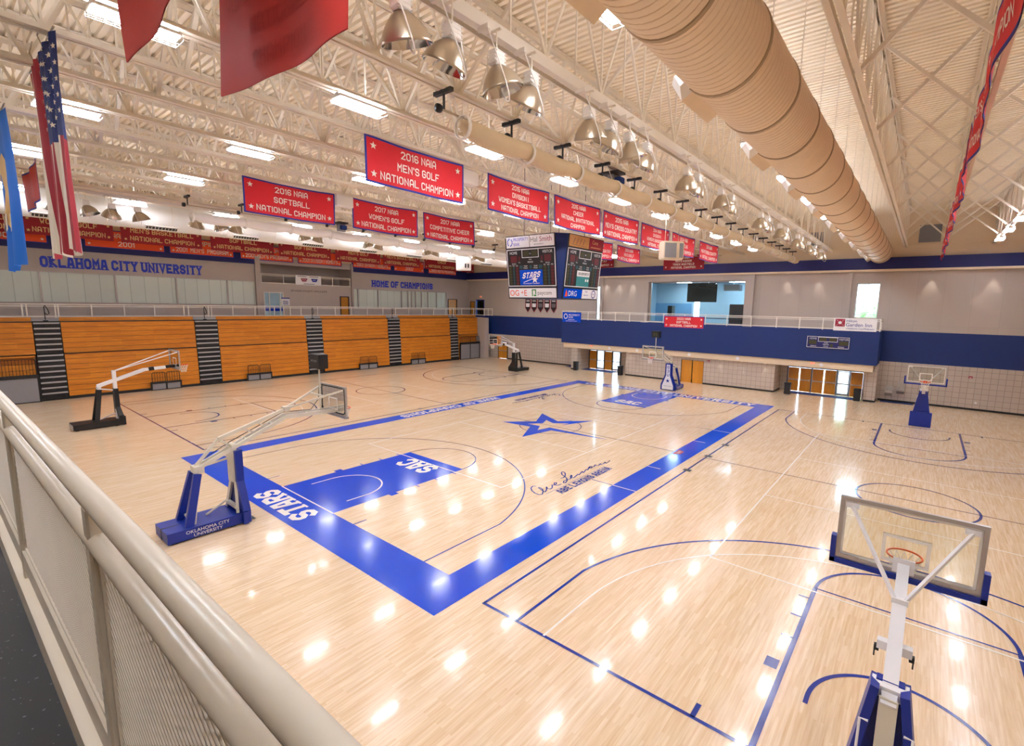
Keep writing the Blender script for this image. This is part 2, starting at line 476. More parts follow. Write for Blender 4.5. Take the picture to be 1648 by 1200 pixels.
def fline(mb, x0, y0, x1, y1, wd, z=0.005):
    d = Vector((x1 - x0, y1 - y0)).normalized(); n = Vector((-d.y, d.x)) * wd / 2
    mb.quad((x0 - n.x, y0 - n.y, z), (x1 - n.x, y1 - n.y, z), (x1 + n.x, y1 + n.y, z), (x0 + n.x, y0 + n.y, z))
def farc(mb, cx, cy, r, a0, a1, wd, z=0.005, n=48):
    a0, a1 = math.radians(a0), math.radians(a1)
    P = [(cx + (r + s * wd / 2) * math.cos(a0 + (a1 - a0) * i / n), cy + (r + s * wd / 2) * math.sin(a0 + (a1 - a0) * i / n), z) for i in range(n + 1) for s in (-1, 1)]
    mb.add(P, [(2 * i, 2 * i + 1, 2 * i + 3, 2 * i + 2) for i in range(n)])
def frect(mb, x0, x1, y0, y1, z): mb.quad((x0, y0, z), (x1, y0, z), (x1, y1, z), (x0, y1, z))

L, W, BE, BS = 14.325, 7.62, 1.331, 1.015
mb = MB()
frect(mb, -L - BE, -L, -W - BS, W + BS, 0.003); frect(mb, L, L + BE, -W - BS, W + BS, 0.003)
frect(mb, -L, L, -W - BS, -W, 0.003); frect(mb, -L, L, W, W + BS, 0.003)
part_of_floor(mb, 'painted_border', 'blue')
mb = MB()
for s in (-1, 1):
    xs = sorted((s * L, s * (L - 5.79))); frect(mb, xs[0], xs[1], -1.83, 1.83, 0.003)
    for t in (-1, 1):
        ya, yb = sorted((t * 1.83, t * 2.03))
        xs = sorted((s * (L - 2.13), s * (L - 2.44))); frect(mb, xs[0], xs[1], ya, yb, 0.003)
        for q in (3.35, 4.27, 5.2):
            fline(mb, s * (L - q), t * 1.83, s * (L - q), t * 2.05, 0.05)
part_of_floor(mb, 'painted_key', 'blue')
mb = MB(); LW = 0.05
for s in (-1, 1):
    c = s * 12.75; xt = math.degrees(math.acos(math.sqrt(6.75 ** 2 - 6.6 ** 2) / 6.75))
    a = 90 - math.degrees(math.asin(math.sqrt(6.75 ** 2 - 6.6 ** 2) / 6.75))
    for t in (-1, 1): fline(mb, s * L, t * 6.6, c - s * math.sqrt(6.75 ** 2 - 6.6 ** 2), t * 6.6, LW)
    if s < 0: farc(mb, c, 0, 6.75, -a, a, LW, n=90)
    else: farc(mb, c, 0, 6.75, 180 - a, 180 + a, LW, n=90)
    farc(mb, s * (L - 5.79), 0, 1.80, -90 if s < 0 else 90, 90 if s < 0 else 270, LW)
    for t in (-1, 1): fline(mb, s * L, t * 3.1, s * (L - 0.45), t * 3.1, 0.05)
fline(mb, 0, -W, 0, W, LW); farc(mb, 0, 0, 1.8, 0, 360, LW)
for x in (-5.95, 5.55): fline(mb, x, -6.66, x, -W, 0.05)
YR, YL = -17.05, 17.1       # axes of the two side courts
for yc in (YR, YL):
    hw = 7.88; B = 14.6; wl = 0.075
    for t in (-1, 1): fline(mb, -B, yc + t * hw, B, yc + t * hw, wl); 
    for s in (-1, 1):
        fline(mb, s * B, yc - hw - wl / 2, s * B, yc + hw + wl / 2, wl)
        c = s * (B - 1.575); dx = math.sqrt(6.95 ** 2 - 6.85 ** 2)
        a = 90 - math.degrees(math.asin(1.1 / 6.95))
        for t in (-1, 1):
            fline(mb, s * B, yc + t * 6.86, c - s * 1.1, yc + t * 6.86, wl)
            fline(mb, s * B, yc + t * 1.88, s * (B - 5.79), yc + t * 1.88, 0.1)
            for q in (3.35, 4.27, 5.2): fline(mb, s * (B - q), yc + t * 1.9, s * (B - q), yc + t * 2.15, 0.05)
            xs = sorted((s * (B - 2.13), s * (B - 2.44))); ys = sorted((yc + t * 1.98, yc + t * 2.22)); frect(mb, xs[0], xs[1], ys[0], ys[1], 0.005)
            fline(mb, c - s * 0.2, yc + t * 1.38, c, yc + t * 1.38, 0.08)
            fline(mb, s * B, yc + t * 2.85, s * (B - 0.35), yc + t * 2.85, 0.09)
        o = 0 if s < 0 else 180
        farc(mb, c, yc, 6.95, o - a, o + a, wl, n=90)
        farc(mb, s * (B - 5.79), yc, 1.88, o - 90, o + 90, 0.08)
        farc(mb, c - s * 0.2, yc, 1.38, o - 90, o + 90, 0.08)
        fline(mb, s * (B - 5.79), yc - 1.88, s * (B - 5.79), yc + 1.88, 0.05)
    fline(mb, 0, yc - hw, 0, yc + hw, 0.05); farc(mb, 0, yc, 1.85, 0, 360, 0.075)
part_of_floor(mb, 'court_lines', 'lineblue')
mb = MB()
for yc in (0, YR, YL):
    z = 0.007
    for t in (-1, 1):
        fline(mb, -9, yc + t * 4.5, 9, yc + t * 4.5, 0.05, z)
        fline(mb, t * 9, yc - 4.5, t * 9, yc + 4.5, 0.05, z); fline(mb, t * 3, yc - 4.5, t * 3, yc + 4.5, 0.05, z)
    if yc:
        for s in (-1, 1):
            c = s * 13.0; o = 0 if s < 0 else 180
            farc(mb, c, yc, 6.1, o - 90, o + 90, 0.05, z, 80)
            for t in (-1, 1): fline(mb, s * 14.6, yc + t * 6.1, c, yc + t * 6.1, 0.05, z)
for s in (-1, 1):
    fline(mb, s * L, -1.86, s * L, 1.86, 0.05, 0.007)
    o = 0 if s < 0 else 180
    farc(mb, s * 12.75, 0, 1.25, o - 90, o + 90, 0.06, 0.007)
    for t in (-1, 1): fline(mb, s * 13.5, t * 1.25, s * 12.75, t * 1.25, 0.06, 0.007)
for x, y1 in ((-5.95, -8.635), (-2.9, -8.24), (2.55, -8.25), (5.55, -8.635)): fline(mb, x, -W, x, y1, 0.05, 0.007)
part_of_floor(mb, 'white_lines', 'linewhite')

mb = MB(); z = 0.008
put_text(mb, 'STARS', 0.12, 0, 0.85, 3.3, lambda a, b: (-14.58 - b, a, z), t=1.75, slab=True, gap=0.6)
put_text(mb, 'SAC', 0, 0, 1.0, 1.95, lambda a, b: (-9.02 - b, a, z), t=1.75, slab=True, gap=0.6)
put_text(mb, 'SAC', 0, 0, 1.0, 1.95, lambda a, b: (9.02 + b, -a, z), t=1.75, slab=True, gap=0.6)
put_text(mb, 'HOME OF CHAMPIONS', 0.2, 0, 0.66, 8.5, lambda a, b: (-a, 8.46 - b, z), t=1.6, slab=True, gap=0.9)
put_text(mb, 'OKLAHOMA CITY UNIVERSITY', 0, 0, 0.95, 14.6, lambda a, b: (14.5 + b, -a - 0.1, z), t=1.6, slab=True, gap=0.9)
part_of_floor(mb, 'white_floor_lettering', 'linewhite')
mb = MB()
put_text(mb, 'ABE LEMONS ARENA', -6.1, 0, 0.36, 3.7, lambda a, b: (a, -6.63 + b, z), t=1.7, slab=True, gap=0.7)
put_text(mb, 'ABE LEMONS ARENA', -6.1, 0, 0.36, 3.7, lambda a, b: (-a, 6.63 - b, z), t=1.7, slab=True, gap=0.7)
part_of_floor(mb, 'blue_floor_lettering', 'lineblue')
# flowing signature, its pen strokes traced on the boards
SIG = [[(-8.01,-5.41),(-8.1,-5.31),(-8.29,-5.38),(-8.48,-5.58),(-8.6,-5.84),(-8.61,-6.05),(-8.5,-6.1),(-8.27,-5.96),(-8.09,-5.79),(-8.03,-5.62),(-8.08,-5.57),(-8.13,-5.7),(-8.23,-5.91),(-8.27,-6.05),(-8.04,-5.95),(-7.8,-5.75),(-7.92,-5.9),(-7.9,-6.02),(-7.72,-5.98),(-7.5,-5.8),(-7.48,-5.88),(-7.31,-5.87),(-7.18,-5.77),(-7.26,-5.73),(-7.44,-5.87),(-7.41,-6.0),(-7.23,-6.02),(-7.18,-6.02)],[(-6.69,-5.62),(-6.55,-5.67),(-6.27,-5.56),(-6.04,-5.38),(-5.97,-5.22),(-6.11,-5.24),(-6.3,-5.41),(-6.4,-5.63),(-6.52,-5.81),(-6.73,-5.98),(-7.0,-6.08),(-7.02,-6.01),(-6.88,-5.91),(-6.67,-5.91),(-6.48,-5.96),(-6.2,-5.85),(-6.07,-5.73),(-6.25,-5.8),(-6.38,-5.92),(-6.27,-5.99),(-5.99,-5.93),(-5.8,-5.88),(-5.87,-5.97),(-5.48,-5.85),(-5.4,-5.82),(-5.53,-5.96),(-5.14,-5.84),(-5.05,-5.82),(-5.12,-5.92),(-4.79,-5.76),(-4.61,-5.73),(-4.62,-5.83),(-4.82,-5.91),(-4.88,-5.84),(-4.72,-5.78),(-4.58,-5.88),(-4.29,-5.78),(-4.36,-5.88),(-4.3,-5.95),(-3.99,-5.87),(-4.12,-5.97),(-3.94,-5.99),(-3.67,-5.92),(-3.83,-6.05),(-3.58,-6.02),(-3.33,-5.97)]]
mb = MB()
for sg in (1, -1):
    for pl in SIG:
        for (xa, ya), (xb, yb) in zip(pl, pl[1:]): fline(mb, sg * xa, sg * ya, sg * xb, sg * yb, 0.05, 0.006)
    fline(mb, sg * -8.4, sg * -6.2, sg * -4.2, sg * -6.2, 0.02, 0.006)
part_of_floor(mb, 'painted_signature', 'lineblue')
# hollow shooting star across the centre circle
STAR = [[(2.19, 2.35), (1.15, 0.33), (0.56, 0.23), (0.93, 1.03)], [(1.15, 0.33), (2.7, -1.26), (1.17, -0.53), (0.56, 0.23)], [(1.17, -0.53), (2.7, -1.26), (0.46, -0.43)], [(2.19, 2.35), (0.93, 1.03), (0.14, 0.68), (0.24, 1.28)], [(0.24, 1.28), (0.14, 0.68), (-0.56, 1.26), (-1.23, 2.74)], [(-1.23, 2.74), (-0.56, 1.26), (-0.52, 0.38), (-1.0, 0.72)], [(-1.0, 0.72), (-0.52, 0.38), (-1.31, -0.09), (-2.97, -0.36)], [(-2.97, -0.36), (-1.31, -0.09), (-0.4, -0.25), (-0.86, -0.71)], [(-0.86, -0.71), (-0.4, -0.25), (-0.37, -4.14)]]
mb = MB()
for P in STAR: mb.add([(x, y, 0.008) for x, y in P], [tuple(range(len(P)))])
part_of_floor(mb, 'painted_star', 'blue')
mb = MB()
for x in (-2.25, 0.35, 2.85):
    for s in (-1, 1): frect(mb, x - 0.15, x + 0.15, s * 9.2 - 0.17, s * 9.2 + 0.17, 0.009)
frect(mb, -16.33, -16.1, -0.36, 0.15, 0.009)
part_of_floor(mb, 'floor_plates', 'linegrey')
mb = MB()
mb.add([(0.42, -7.72, z), (-0.42, -7.72, z), (-0.25, -8.05, z), (0.25, -8.05, z)], [(0, 1, 2, 3)], 0)
put_text(mb, 'NAIA', 0, 0, 0.14, 0.5, lambda a, b: (a, -7.95 + b, z + 0.002), m=1)
part_of_floor(mb, 'association_badge', ['crimson', 'linewhite'])

# ================================================================ FAR END WALL (x = 24.4)
X = 24.4
FX = lambda a, t, zz: (X + t, a, zz)
mb = MB()
wall_holes(mb, FX, -29, 33, 0, 3.12, [(-13.3, -7.6, 0, 2.1), (8.95, 13.05, 0, 2.1), (25.6, 27.3, 0, 2.1)], 0.3, 0)
wall_holes(mb, FX, -29, 33, 3.12, 5.52, [], 0.3, 1)
wall_holes(mb, FX, -29, 33, 5.52, 10.2, [(-3.55, 5.85, 5.52, 9.55), (-13.67, -12.1, 6.45, 9.2), (11.9, 12.4, 5.52, 9.2), (29.9, 31.5, 5.3, 7.6), (31.75, 32.6, 5.3, 7.35)], 0.3, 2)
wall_holes(mb, FX, -29, 33, 10.2, 14.6, [], 0.3, 3)
struct(mb, 'wall_far', ['block', 'navy', 'grey', 'cream'])
mb = MB()
mb.box(24.0, 24.4, -29, 33, 10.24, 11.12, 0); mb.box(23.95, 24.4, -29, 33, 10.08, 10.24, 1); mb.box(24.34, 24.4, -29, 33, 12.0, 12.06, 1)
struct(mb, 'trim_1', ['navydark', 'cream'])
mb = MB(); mb.box(24.36, 24.4, -29, -14.3, 0, 0.14); mb.box(24.36, 24.4, 14.2, 25.6, 0, 0.14)
struct(mb, 'baseboard_far', 'black')
# pilasters framing the large inner window
mb = MB()
for y in (5.95, -4.3): mb.box(24.1, 24.4, y, y + 0.75, 5.4, 10.08)
mb.box(24.1, 24.4, -3.55, 5.95, 9.55, 10.08)
struct(mb, 'trim_2', 'grey')
mb = MB(); mb.box(24.15, 24.4, -11.75, -11.45, 5.5, 10.08); mb.box(24.15, 24.4, 11.45, 11.8, 5.5, 10.08)
struct(mb, 'trim_3', 'grey')

# ================================================================ BALCONY AT THE FAR END
mb = MB()
mb.box(21.7, 21.82, -14.15, 15.1, 2.95, 5.5, 0); mb.box(21.82, 24.4, -14.15, -14.03, 2.95, 5.5, 0); mb.box(21.82, 24.4, 14.98, 15.1, 2.95, 5.5, 0)
mb.box(21.695, 21.7, -14.15, 15.1, 4.22, 4.235, 0)
mb.box(21.85, 24.4, -13.95, 14.9, 2.42, 2.95, 1); mb.box(21.82, 24.4, -14.0, 14.95, 5.1, 5.22, 2)
struct(mb, 'wall_balcony', ['navy', 'cream', 'grey'])
mb = MB()
wall_holes(mb, lambda a, t, zz: (22.1 + t, a, zz), -6.85, 6.95, 0, 2.42, [(-0.96, 1.23, 0, 2.15)], 0.25, 0)
mb.box(22.1, 24.4, -7.05, -6.85, 0, 2.42, 1); mb.box(22.1, 24.4, 6.95, 7.15, 0, 2.42, 1)
mb.box(22.0, 24.4, 13.1, 13.9, 0, 2.42, 0); mb.box(22.8, 24.4, -14.2, -13.45, 0, 2.95, 0); mb.box(23.2, 24.4, -13.45, -13.3, 0, 2.42, 0)
struct(mb, 'wall_under_balcony', ['block', 'blockx'])
mb = MB()
for a, b in ((-7.05, -0.96), (1.23, 7.15)): mb.box(22.07, 22.1, a, b, 0, 0.14)
mb.box(21.97, 22.0, 13.1, 13.9, 0, 0.14); mb.box(22.77, 22.8, -14.2, -13.45, 0, 0.14); mb.box(22.1, 24.4, -7.08, -7.05, 0, 0.14); mb.box(22.1, 24.4, 7.15, 7.18, 0, 0.14); mb.box(22.8, 24.36, -14.23, -14.2, 0, 0.14)
struct(mb, 'baseboard_balcony', 'black')

def oak_leaf(mb, x, y0, y1, z1, bar=True):
    mb.box(x, x + 0.05, y0, y1, 0.01, z1, 0)
    if bar:
        mb.box(x - 0.06, x - 0.02, y0 + 0.06, y1 - 0.06, 0.98, 1.05, 1)
        for yy in (y0 + 0.08, y1 - 0.16): mb.box(x - 0.05, x, yy, yy + 0.08, 0.95, 1.09, 1)
dn = [0]
def door_set(x, y0, y1, z1, leaves, open_glass=None, bar=True):
    """a framed run of door leaves; open_glass = index of the bay whose glass shows the outside"""
    dn[0] += 1
    mb = MB(); n = len(leaves); wd = (y1 - y0) / n
    for i in range(n + 1):
        if i in (0, n) or leaves[i - 1] != leaves[i % n] or i % 2 == 0: mb.box(x - 0.03, x + 0.12, y0 + i * wd - 0.04, y0 + i * wd + 0.04, 0, z1, 0)
    mb.box(x - 0.03, x + 0.12, y0, y1, z1, z1 + 0.06, 0)
    d = struct(mb, 'door_%d' % dn[0], 'darkframe')
    for i, k in enumerate(leaves):
        ya, yb = y0 + i * wd + 0.05, y0 + (i + 1) * wd - 0.05
        m2 = MB()
        if k == 'o':
            oak_leaf(m2, x, ya, yb, z1 - 0.02, bar); m2.build('oak_leaf', ['door', 'alu'], d)
        else:
            for q in ((ya, ya + 0.07, 0.01, z1 - 0.02), (yb - 0.07, yb, 0.01, z1 - 0.02), (ya, yb, 0.01, 0.2), (ya, yb, 0.95, 1.05), (ya, yb, z1 - 0.1, z1 - 0.02)):
                m2.box(x, x + 0.05, q[0], q[1], q[2], q[3], 0)
            m2.box(x + 0.02, x + 0.03, ya, yb, 0.2, z1 - 0.1, 1)
            m2.build('glazed_leaf', ['alu', 'glass'], d)
    return d
door_set(24.3, -13.25, -7.65, 2.08, ['o', 'g', 'o', 'o', 'o', 'o'])
door_set(24.3, 9.0, 13.0, 2.08, ['g', 'o', 'g', 'o'])
door_set(22.15, -0.96, 1.23, 2.13, ['o', 'o'], bar=False)
door_set(24.35, 25.65, 27.25, 2.08, ['o'])

# ================================================================ LEFT SIDE (y = 33): upper concourse
Y = 33.0
FY = lambda a, t, zz: (a, Y + t, zz)
mb = MB()
wall_holes(mb, FY, -27, 24.7, 5.0, 11.0, [(-26, -2.6, 6.5, 8.72), (-2.15, 7.05, 8.55, 10.4), (7.25, 20.5, 6.27, 8.42), (-1.9, -0.1, 5.2, 7.75), (5.75, 6.75, 5.2, 7.45), (20.75, 22.3, 5.2, 7.5)], 0.3, 0)
wall_holes(mb, FY, -27, 24.7, 11.0, 14.6, [], 0.3, 1)
mb.box(-2.6, -2.15, 32.75, 33.0, 5.3, 11.0, 0); mb.box(7.05, 7.25, 32.75, 33.0, 5.3, 11.0, 0)
struct(mb, 'wall_left', ['greyx', 'cream'])
mb = MB(); mb.box(-2.6, 7.3, 35.4, 35.6, 8.4, 10.6); mb.box(-2.6, 7.3, 33.3, 35.4, 8.4, 8.5); mb.box(-2.6, 7.3, 33.3, 35.4, 10.45, 10.6); mb.box(-2.4, -2.2, 33.3, 35.4, 8.4, 10.6); mb.box(7.1, 7.3, 33.3, 35.4, 8.4, 10.6)
struct(mb, 'wall_recess', 'greyx')
mb = MB(); mb.box(-27, -2.6, 32.85, 33, 10.28, 11.3); mb.box(7.25, 24.0, 32.85, 33, 10.2, 11.3)
struct(mb, 'trim_4', 'navydark')
mb = MB(); mb.box(-27, 24.4, 30.25, 33.0, 5.02, 5.25, 0); mb.box(-27, 24.4, 30.3, 30.5, 0, 5.02, 1)
struct(mb, 'floor_concourse', ['greypanel', 'greyx'])
mb = MB(); mb.box(22.75, 23.5, 28.2, 30.3, 0, 5.25, 0)
struct(mb, 'wall_pillar', 'greyx')
# translucent shades in the long interior windows
def window_run(n, x0, x1, z0, z1, cuts):
    mb = MB()
    for x in cuts: mb.box(x - 0.05, x + 0.05, 32.98, 33.1, z0, z1, 0)
    mb.box(x0, x1, 32.98, 33.1, z0, z0 + 0.05, 0); mb.box(x0, x1, 32.98, 33.1, z1 - 0.05, z1, 0)
    d = struct(mb, 'window_%d' % n, 'alu')
    cc = [x0] + list(cuts) + [x1]
    for a, b in zip(cc, cc[1:]):
        m2 = MB(); m2.box(a, b, 33.1, 33.14, z0, z1, 0); m2.build('shade_panel', 'sheer', d)
window_run(1, -26, -2.6, 6.5, 8.72, [-23.5, -20.4, -16.7, -12.6, -8.7, -4.9])
window_run(2, 7.25, 20.5, 6.27, 8.42, [7.9, 10.4, 13.6, 14.5, 15.0, 15.6, 16.5, 17.5, 18.9])
# doors on the concourse

mb = MB(); mb.box(-1.9, -0.1, 33.05, 33.15, 5.25, 5.32, 0)
for x in (-1.9, -1.45, -0.45, -0.18): mb.box(x, x + 0.08, 33.0, 33.15, 5.25, 7.75, 0)
mb.box(-1.9, -0.1, 33.0, 33.15, 7.67, 7.75, 0)
d = struct(mb, 'door_8', 'white')
mb = MB(); mb.box(-1.9, -0.1, 33.07, 33.09, 5.3, 7.67); mb.build('glazed_leaf', 'glass', d)
for n, (x0, x1, zt) in enumerate(((5.75, 6.75, 7.45), (20.75, 22.3, 7.5))):
    mb = MB()
    mb.box(x0 - 0.02, x0 + 0.08, 32.95, 33.1, 5.25, zt + 0.05); mb.box(x1 - 0.08, x1 + 0.02, 32.95, 33.1, 5.25, zt + 0.05); mb.box(x0, x1, 32.95, 33.1, zt, zt + 0.08)
    d = struct(mb, 'door_%d' % (9 + n), 'darkframe')
    mb = MB(); mb.box(x0 + 0.08, x1 - 0.08, 33.0, 33.05, 5.25, zt, 0); mb.box(x0 + 0.14, x0 + 0.2, 32.95, 33.0, 6.2, 6.3, 1)
    mb.build('oak_leaf', ['door', 'alu'], d)
# lit lobby behind the glazed concourse door
mb = MB(); mb.box(-3.0, 1.0, 35.2, 35.3, 5.2, 8.3, 0); mb.box(-3.0, 1.0, 35.15, 35.2, 5.9, 6.3, 1); mb.box(-3.0, 1.0, 33.3, 35.3, 5.1, 5.2, 0); mb.box(-3, -2.9, 33.3, 35.3, 5.2, 8.3, 0); mb.box(0.9, 1, 33.3, 35.3, 5.2, 8.3, 0)
struct(mb, 'wall_lobby', ['signwhite', 'signblue'])
# doors in the far wall at concourse level
mb = MB(); mb.box(24.36, 24.5, 29.9, 30.0, 5.25, 7.6, 0); mb.box(24.36, 24.5, 31.4, 31.5, 5.25, 7.6, 0); mb.box(24.36, 24.5, 29.9, 31.5, 7.5, 7.6, 0)
d = struct(mb, 'door_11', 'padblue'); mb = MB(); mb.box(24.45, 24.47, 30.0, 31.4, 5.25, 7.5); mb.build('glazed_leaf', 'glass', d)
mb = MB(); mb.box(24.36, 24.5, 31.75, 31.82, 5.25, 7.35, 0); mb.box(24.36, 24.5, 32.53, 32.6, 5.25, 7.35, 0); mb.box(24.36, 24.5, 31.75, 32.6, 7.28, 7.35, 0)
d = struct(mb, 'door_12', 'darkframe'); mb = MB(); mb.box(24.43, 24.48, 31.82, 32.53, 5.25, 7.28); mb.build('oak_leaf', 'door', d)

# ================================================================ OTHER SIDES, ROOF
mb = MB(); mb.box(-27, 25, -29.3, -29, 0, 14.6); struct(mb, 'wall_right', 'cream')
mb = MB(); mb.box(-27.3, -27, -29.3, 33.3, 0, 14.6); struct(mb, 'wall_back', 'cream')
mb = MB(); mb.box(-27, -21.86, -29, 33, 5.05, 5.33, 0); mb.box(-21.9, -21.80, -29, 33, 4.9, 5.34, 1)
struct(mb, 'floor_track', ['track', 'railcream'])
mb = MB(); mb.box(-22.2, -22.0, -29, 33, 0, 5.05); struct(mb, 'wall_track', 'block')
# fluted roof deck: ribs run across the court
mb = MB(); P = 0.23; x = -27.2; prof = []
while x < 24.6:
    prof += [(x, 14.40), (x + 0.12, 14.40), (x + 0.14, 14.48), (x + 0.21, 14.48)]; x += P
vs = [(a, yy, zz) for a, zz in prof for yy in (-29.2, 33.2)]
mb.add(vs, [(2 * i, 2 * i + 2, 2 * i + 3, 2 * i + 1) for i in range(len(prof) - 1)])
mb.box(-27.2, 24.7, -29.2, 33.2, 14.52, 14.6)
struct(mb, 'ceiling', 'deck')

JY = [-27.1, -24.7, -22.3, -19.9, -17.3, -15.0, -10.05, -7.35, -5.25] + [-3.15 + 2.1 * k for k in range(0, 15) if k != 10]
def joist(y):
    mb = MB(); x0, x1 = -26.9, 24.35
    for s in (-1, 1):
        mb.box(x0, x1, y + s * 0.085 - 0.055, y + s * 0.085 + 0.055, 11.86, 11.88); mb.box(x0, x1, y + s * 0.036 - 0.008, y + s * 0.036 + 0.008, 11.88, 11.99)
        mb.box(x0, x1, y + s * 0.085 - 0.055, y + s * 0.085 + 0.055, 14.36, 14.38); mb.box(x0, x1, y + s * 0.036 - 0.008, y + s * 0.036 + 0.008, 14.24, 14.36)
    x = -26.65; k = 0
    while x < 24.2:
        mb.beam((x, y, 11.95), (x + 1.075, y, 14.3), 0.055, 0.055)
        mb.beam((x + 1.075, y, 14.3), (x + 2.15, y, 11.95), 0.055, 0.055)
        mb.box(x - 0.02, x + 0.02, y - 0.02, y + 0.02, 11.95, 14.3)
        mb.box(x + 1.057, x + 1.093, y - 0.018, y + 0.018, 11.95, 14.3)
        x += 2.15
    return struct(mb, 'roof_joist', 'steel')
for y in JY: joist(y)
for k in range(-2, 11):
    x = -18.05 + 4.3 * k
    if x > 24.2 or x < -26.8: continue
    mb = MB()
    for a, b in zip(JY, JY[1:]):
        if b - a < 3:
            mb.beam((x, a, 11.97), (x, b, 14.28), 0.085, 0.085); mb.beam((x + 0.11, a, 14.28), (x + 0.11, b, 11.97), 0.085, 0.085)
    struct(mb, 'roof_bridging', 'steel')
# louvred vents in the far gable
vents = []
for i, (y0, y1) in enumerate(((-17.0, -15.7), (-9.5, -8.3))):
    mb = MB(); mb.box(24.33, 24.4, y0, y1, 12.15, 13.4, 0)
    for k in range(14): mb.beam((24.32, y0 + 0.05, 12.22 + k * 0.085), (24.32, y1 - 0.05, 12.22 + k * 0.085), 0.03, 0.02, 0)
    o = mb.build('wall_vent', 'greypanel')
    tag(o, ('grey louvred vent high on far wall right of the round duct', 'grey louvred vent high on far wall behind the floodlight beam')[i], 'vent', 'gable vents')
# ================================================================ FLUORESCENT HIGH-BAY LIGHTS
def make_fixture():
    t = thing('ceiling_light', '', 'ceiling light', (0, 0, 0), 'wired fluorescent high bay lights')
    mb = MB()
    mb.rbox(-0.62, 0.62, -0.21, 0.21, 0, 0.07, 0.015); mb.rbox(-0.6, 0.6, -0.09, 0.09, 0.07, 0.13, 0.01)
    for x in (-0.4, 0.4): mb.tube([(x, 0, 0.12), (x, 0, 0.24)], 0.008, 6)
    mb.build('housing', 'white', t)
    mb = MB(); mb.box(-0.6, 0.6, -0.19, 0.19, -0.012, 0)
    mb.build('lamp_face', 'lampface', t)
    mb = MB(); mb.box(-0.57, 0.57, -0.19, -0.1, 0.071, 0.078); mb.box(-0.57, 0.57, 0.1, 0.19, 0.071, 0.078)
    mb.build('added_uplight_strip', 'fill_uplight', t)  # added glowing strips, hidden from below, that lift the roof brightness
    mb = MB()
    for y in (-0.21, 0, 0.21): mb.box(-0.63, 0.63, y - 0.004, y + 0.004, -0.075, -0.067)
    for x in [-0.63 + 0.126 * k for k in range(11)]: mb.box(x - 0.003, x + 0.003, -0.21, 0.21, -0.075, -0.069)
    for y in (-0.21, 0.21):
        mb.box(-0.63, 0.63, y - 0.003, y + 0.003, -0.04, -0.034)
        for x in [-0.63 + 0.126 * k for k in range(11)]: mb.box(x - 0.003, x + 0.003, y - 0.003, y + 0.003, -0.07, 0)
    mb.build('wire_guard', 'white', t)
    return t
proto = make_fixture(); first = True
ROWS = [(-19.9, -18.1, 'the row right of the edge-on banners'), (-12.2, -19.3, 'the row beside the round duct'), (-5.3, -19.3, 'the row above the near sideline'),
        (1.05, -19.3, 'the row above the centre star'), (7.45, -19.3, 'the row left of the softball banner'), (15.6, -19.3, 'the row above the left side court'),
        (22.3, -19.3, 'the row nearest the white cloth duct')]
for y, x0, where in ROWS:
    xs = [x0 + 4.28 * k for k in range(-1, 11) if x0 + 4.28 * k < 22.8]
    for i, x in enumerate(reversed(xs)):
        lab = 'wired fluorescent light, %s from the balcony end in %s' % (ORD[i], where)
        if first: proto.location = (x, y, 11.7); proto['label'] = lab; first = False
        else: copy_tree(proto, (x, y, 11.7), lab)

# ================================================================ ROUND DUCT WITH OUTLET BOXES
DY, DZ, DR = -13.45, 11.48, 0.78
duct = thing('air_duct', 'large round tan spiral duct hung along the right side of the roof', 'duct', (0, DY, DZ))
mb = MB(); prof = []; x = -26.5
while x < 24.3:
    prof += [(DR, x), (DR, x + 0.13), (DR - 0.012, x + 0.138), (DR - 0.012, x + 0.152)]; x += 0.16
prof += [(DR, x), (DR * 0.9, x + 0.02), (0.0, x + 0.03)]
prof = [(r, min(h, 24.38)) for r, h in prof]
mb.lathe(prof, (0, DY, DZ), (1, 0, 0), 40); mb.build('duct_body', 'duct', duct, smooth=False)
x = -24.3; bands = []
while x < 24:
    mb = MB(); mb.lathe([(DR + 0.0, x - 0.045), (DR + 0.02, x - 0.04), (DR + 0.02, x + 0.04), (DR, x + 0.045)], (0, DY, DZ), (1, 0, 0), 40)
    mb.build('duct_band', 'ductband', duct); x += 2.25
    for s in (-1, 1):
        m2 = MB(); m2.tube([(x, DY + s * (DR + 0.0), DZ), (x, DY + s * DR, 14.35)], 0.008, 5); m2.build('hanger_rod', 'steel', duct)
x = -21.8
while x < 23:
    mb = MB(); ang = math.radians(-28)
    Rx = lambda a, b: (DY + math.cos(PI + ang) * 0 + (a * math.cos(-ang) - b * math.sin(-ang)), DZ + (a * math.sin(-ang) + b * math.cos(-ang)))
    c, s_ = math.cos(math.radians(215)), math.sin(math.radians(215))
    # box set on the lower left flank of the duct (+y side)
    cy, cz = DY + 0.70 * math.cos(math.radians(-32)), DZ + 0.70 * math.sin(math.radians(-32))
    ux, uz = math.cos(math.radians(-32)), math.sin(math.radians(-32)); vx, vz = -uz, ux
    q = lambda a, b: (cy + a * ux + b * vx, cz + a * uz + b * vz)
    def ring(xx, a0, a1, b): return [(xx, *q(a0, -b)), (xx, *q(a1, -b)), (xx, *q(a1, b)), (xx, *q(a0, b))]
    mb.prism(ring(x, -0.15, 0.3, 0.2), (1.35, 0, 0)); mb.build('outlet_box', 'duct', duct)
    mb = MB(); mb.add(ring(x, -0.1, 0.3, 0.2) + ring(x - 0.28, -0.02, 0.16, 0.12), [(0, 1, 5, 4), (1, 2, 6, 5), (2, 3, 7, 6), (3, 0, 4, 7), (4, 5, 6, 7)])
    mb.build('outlet_nozzle', 'whitefab', duct); x += 4.4

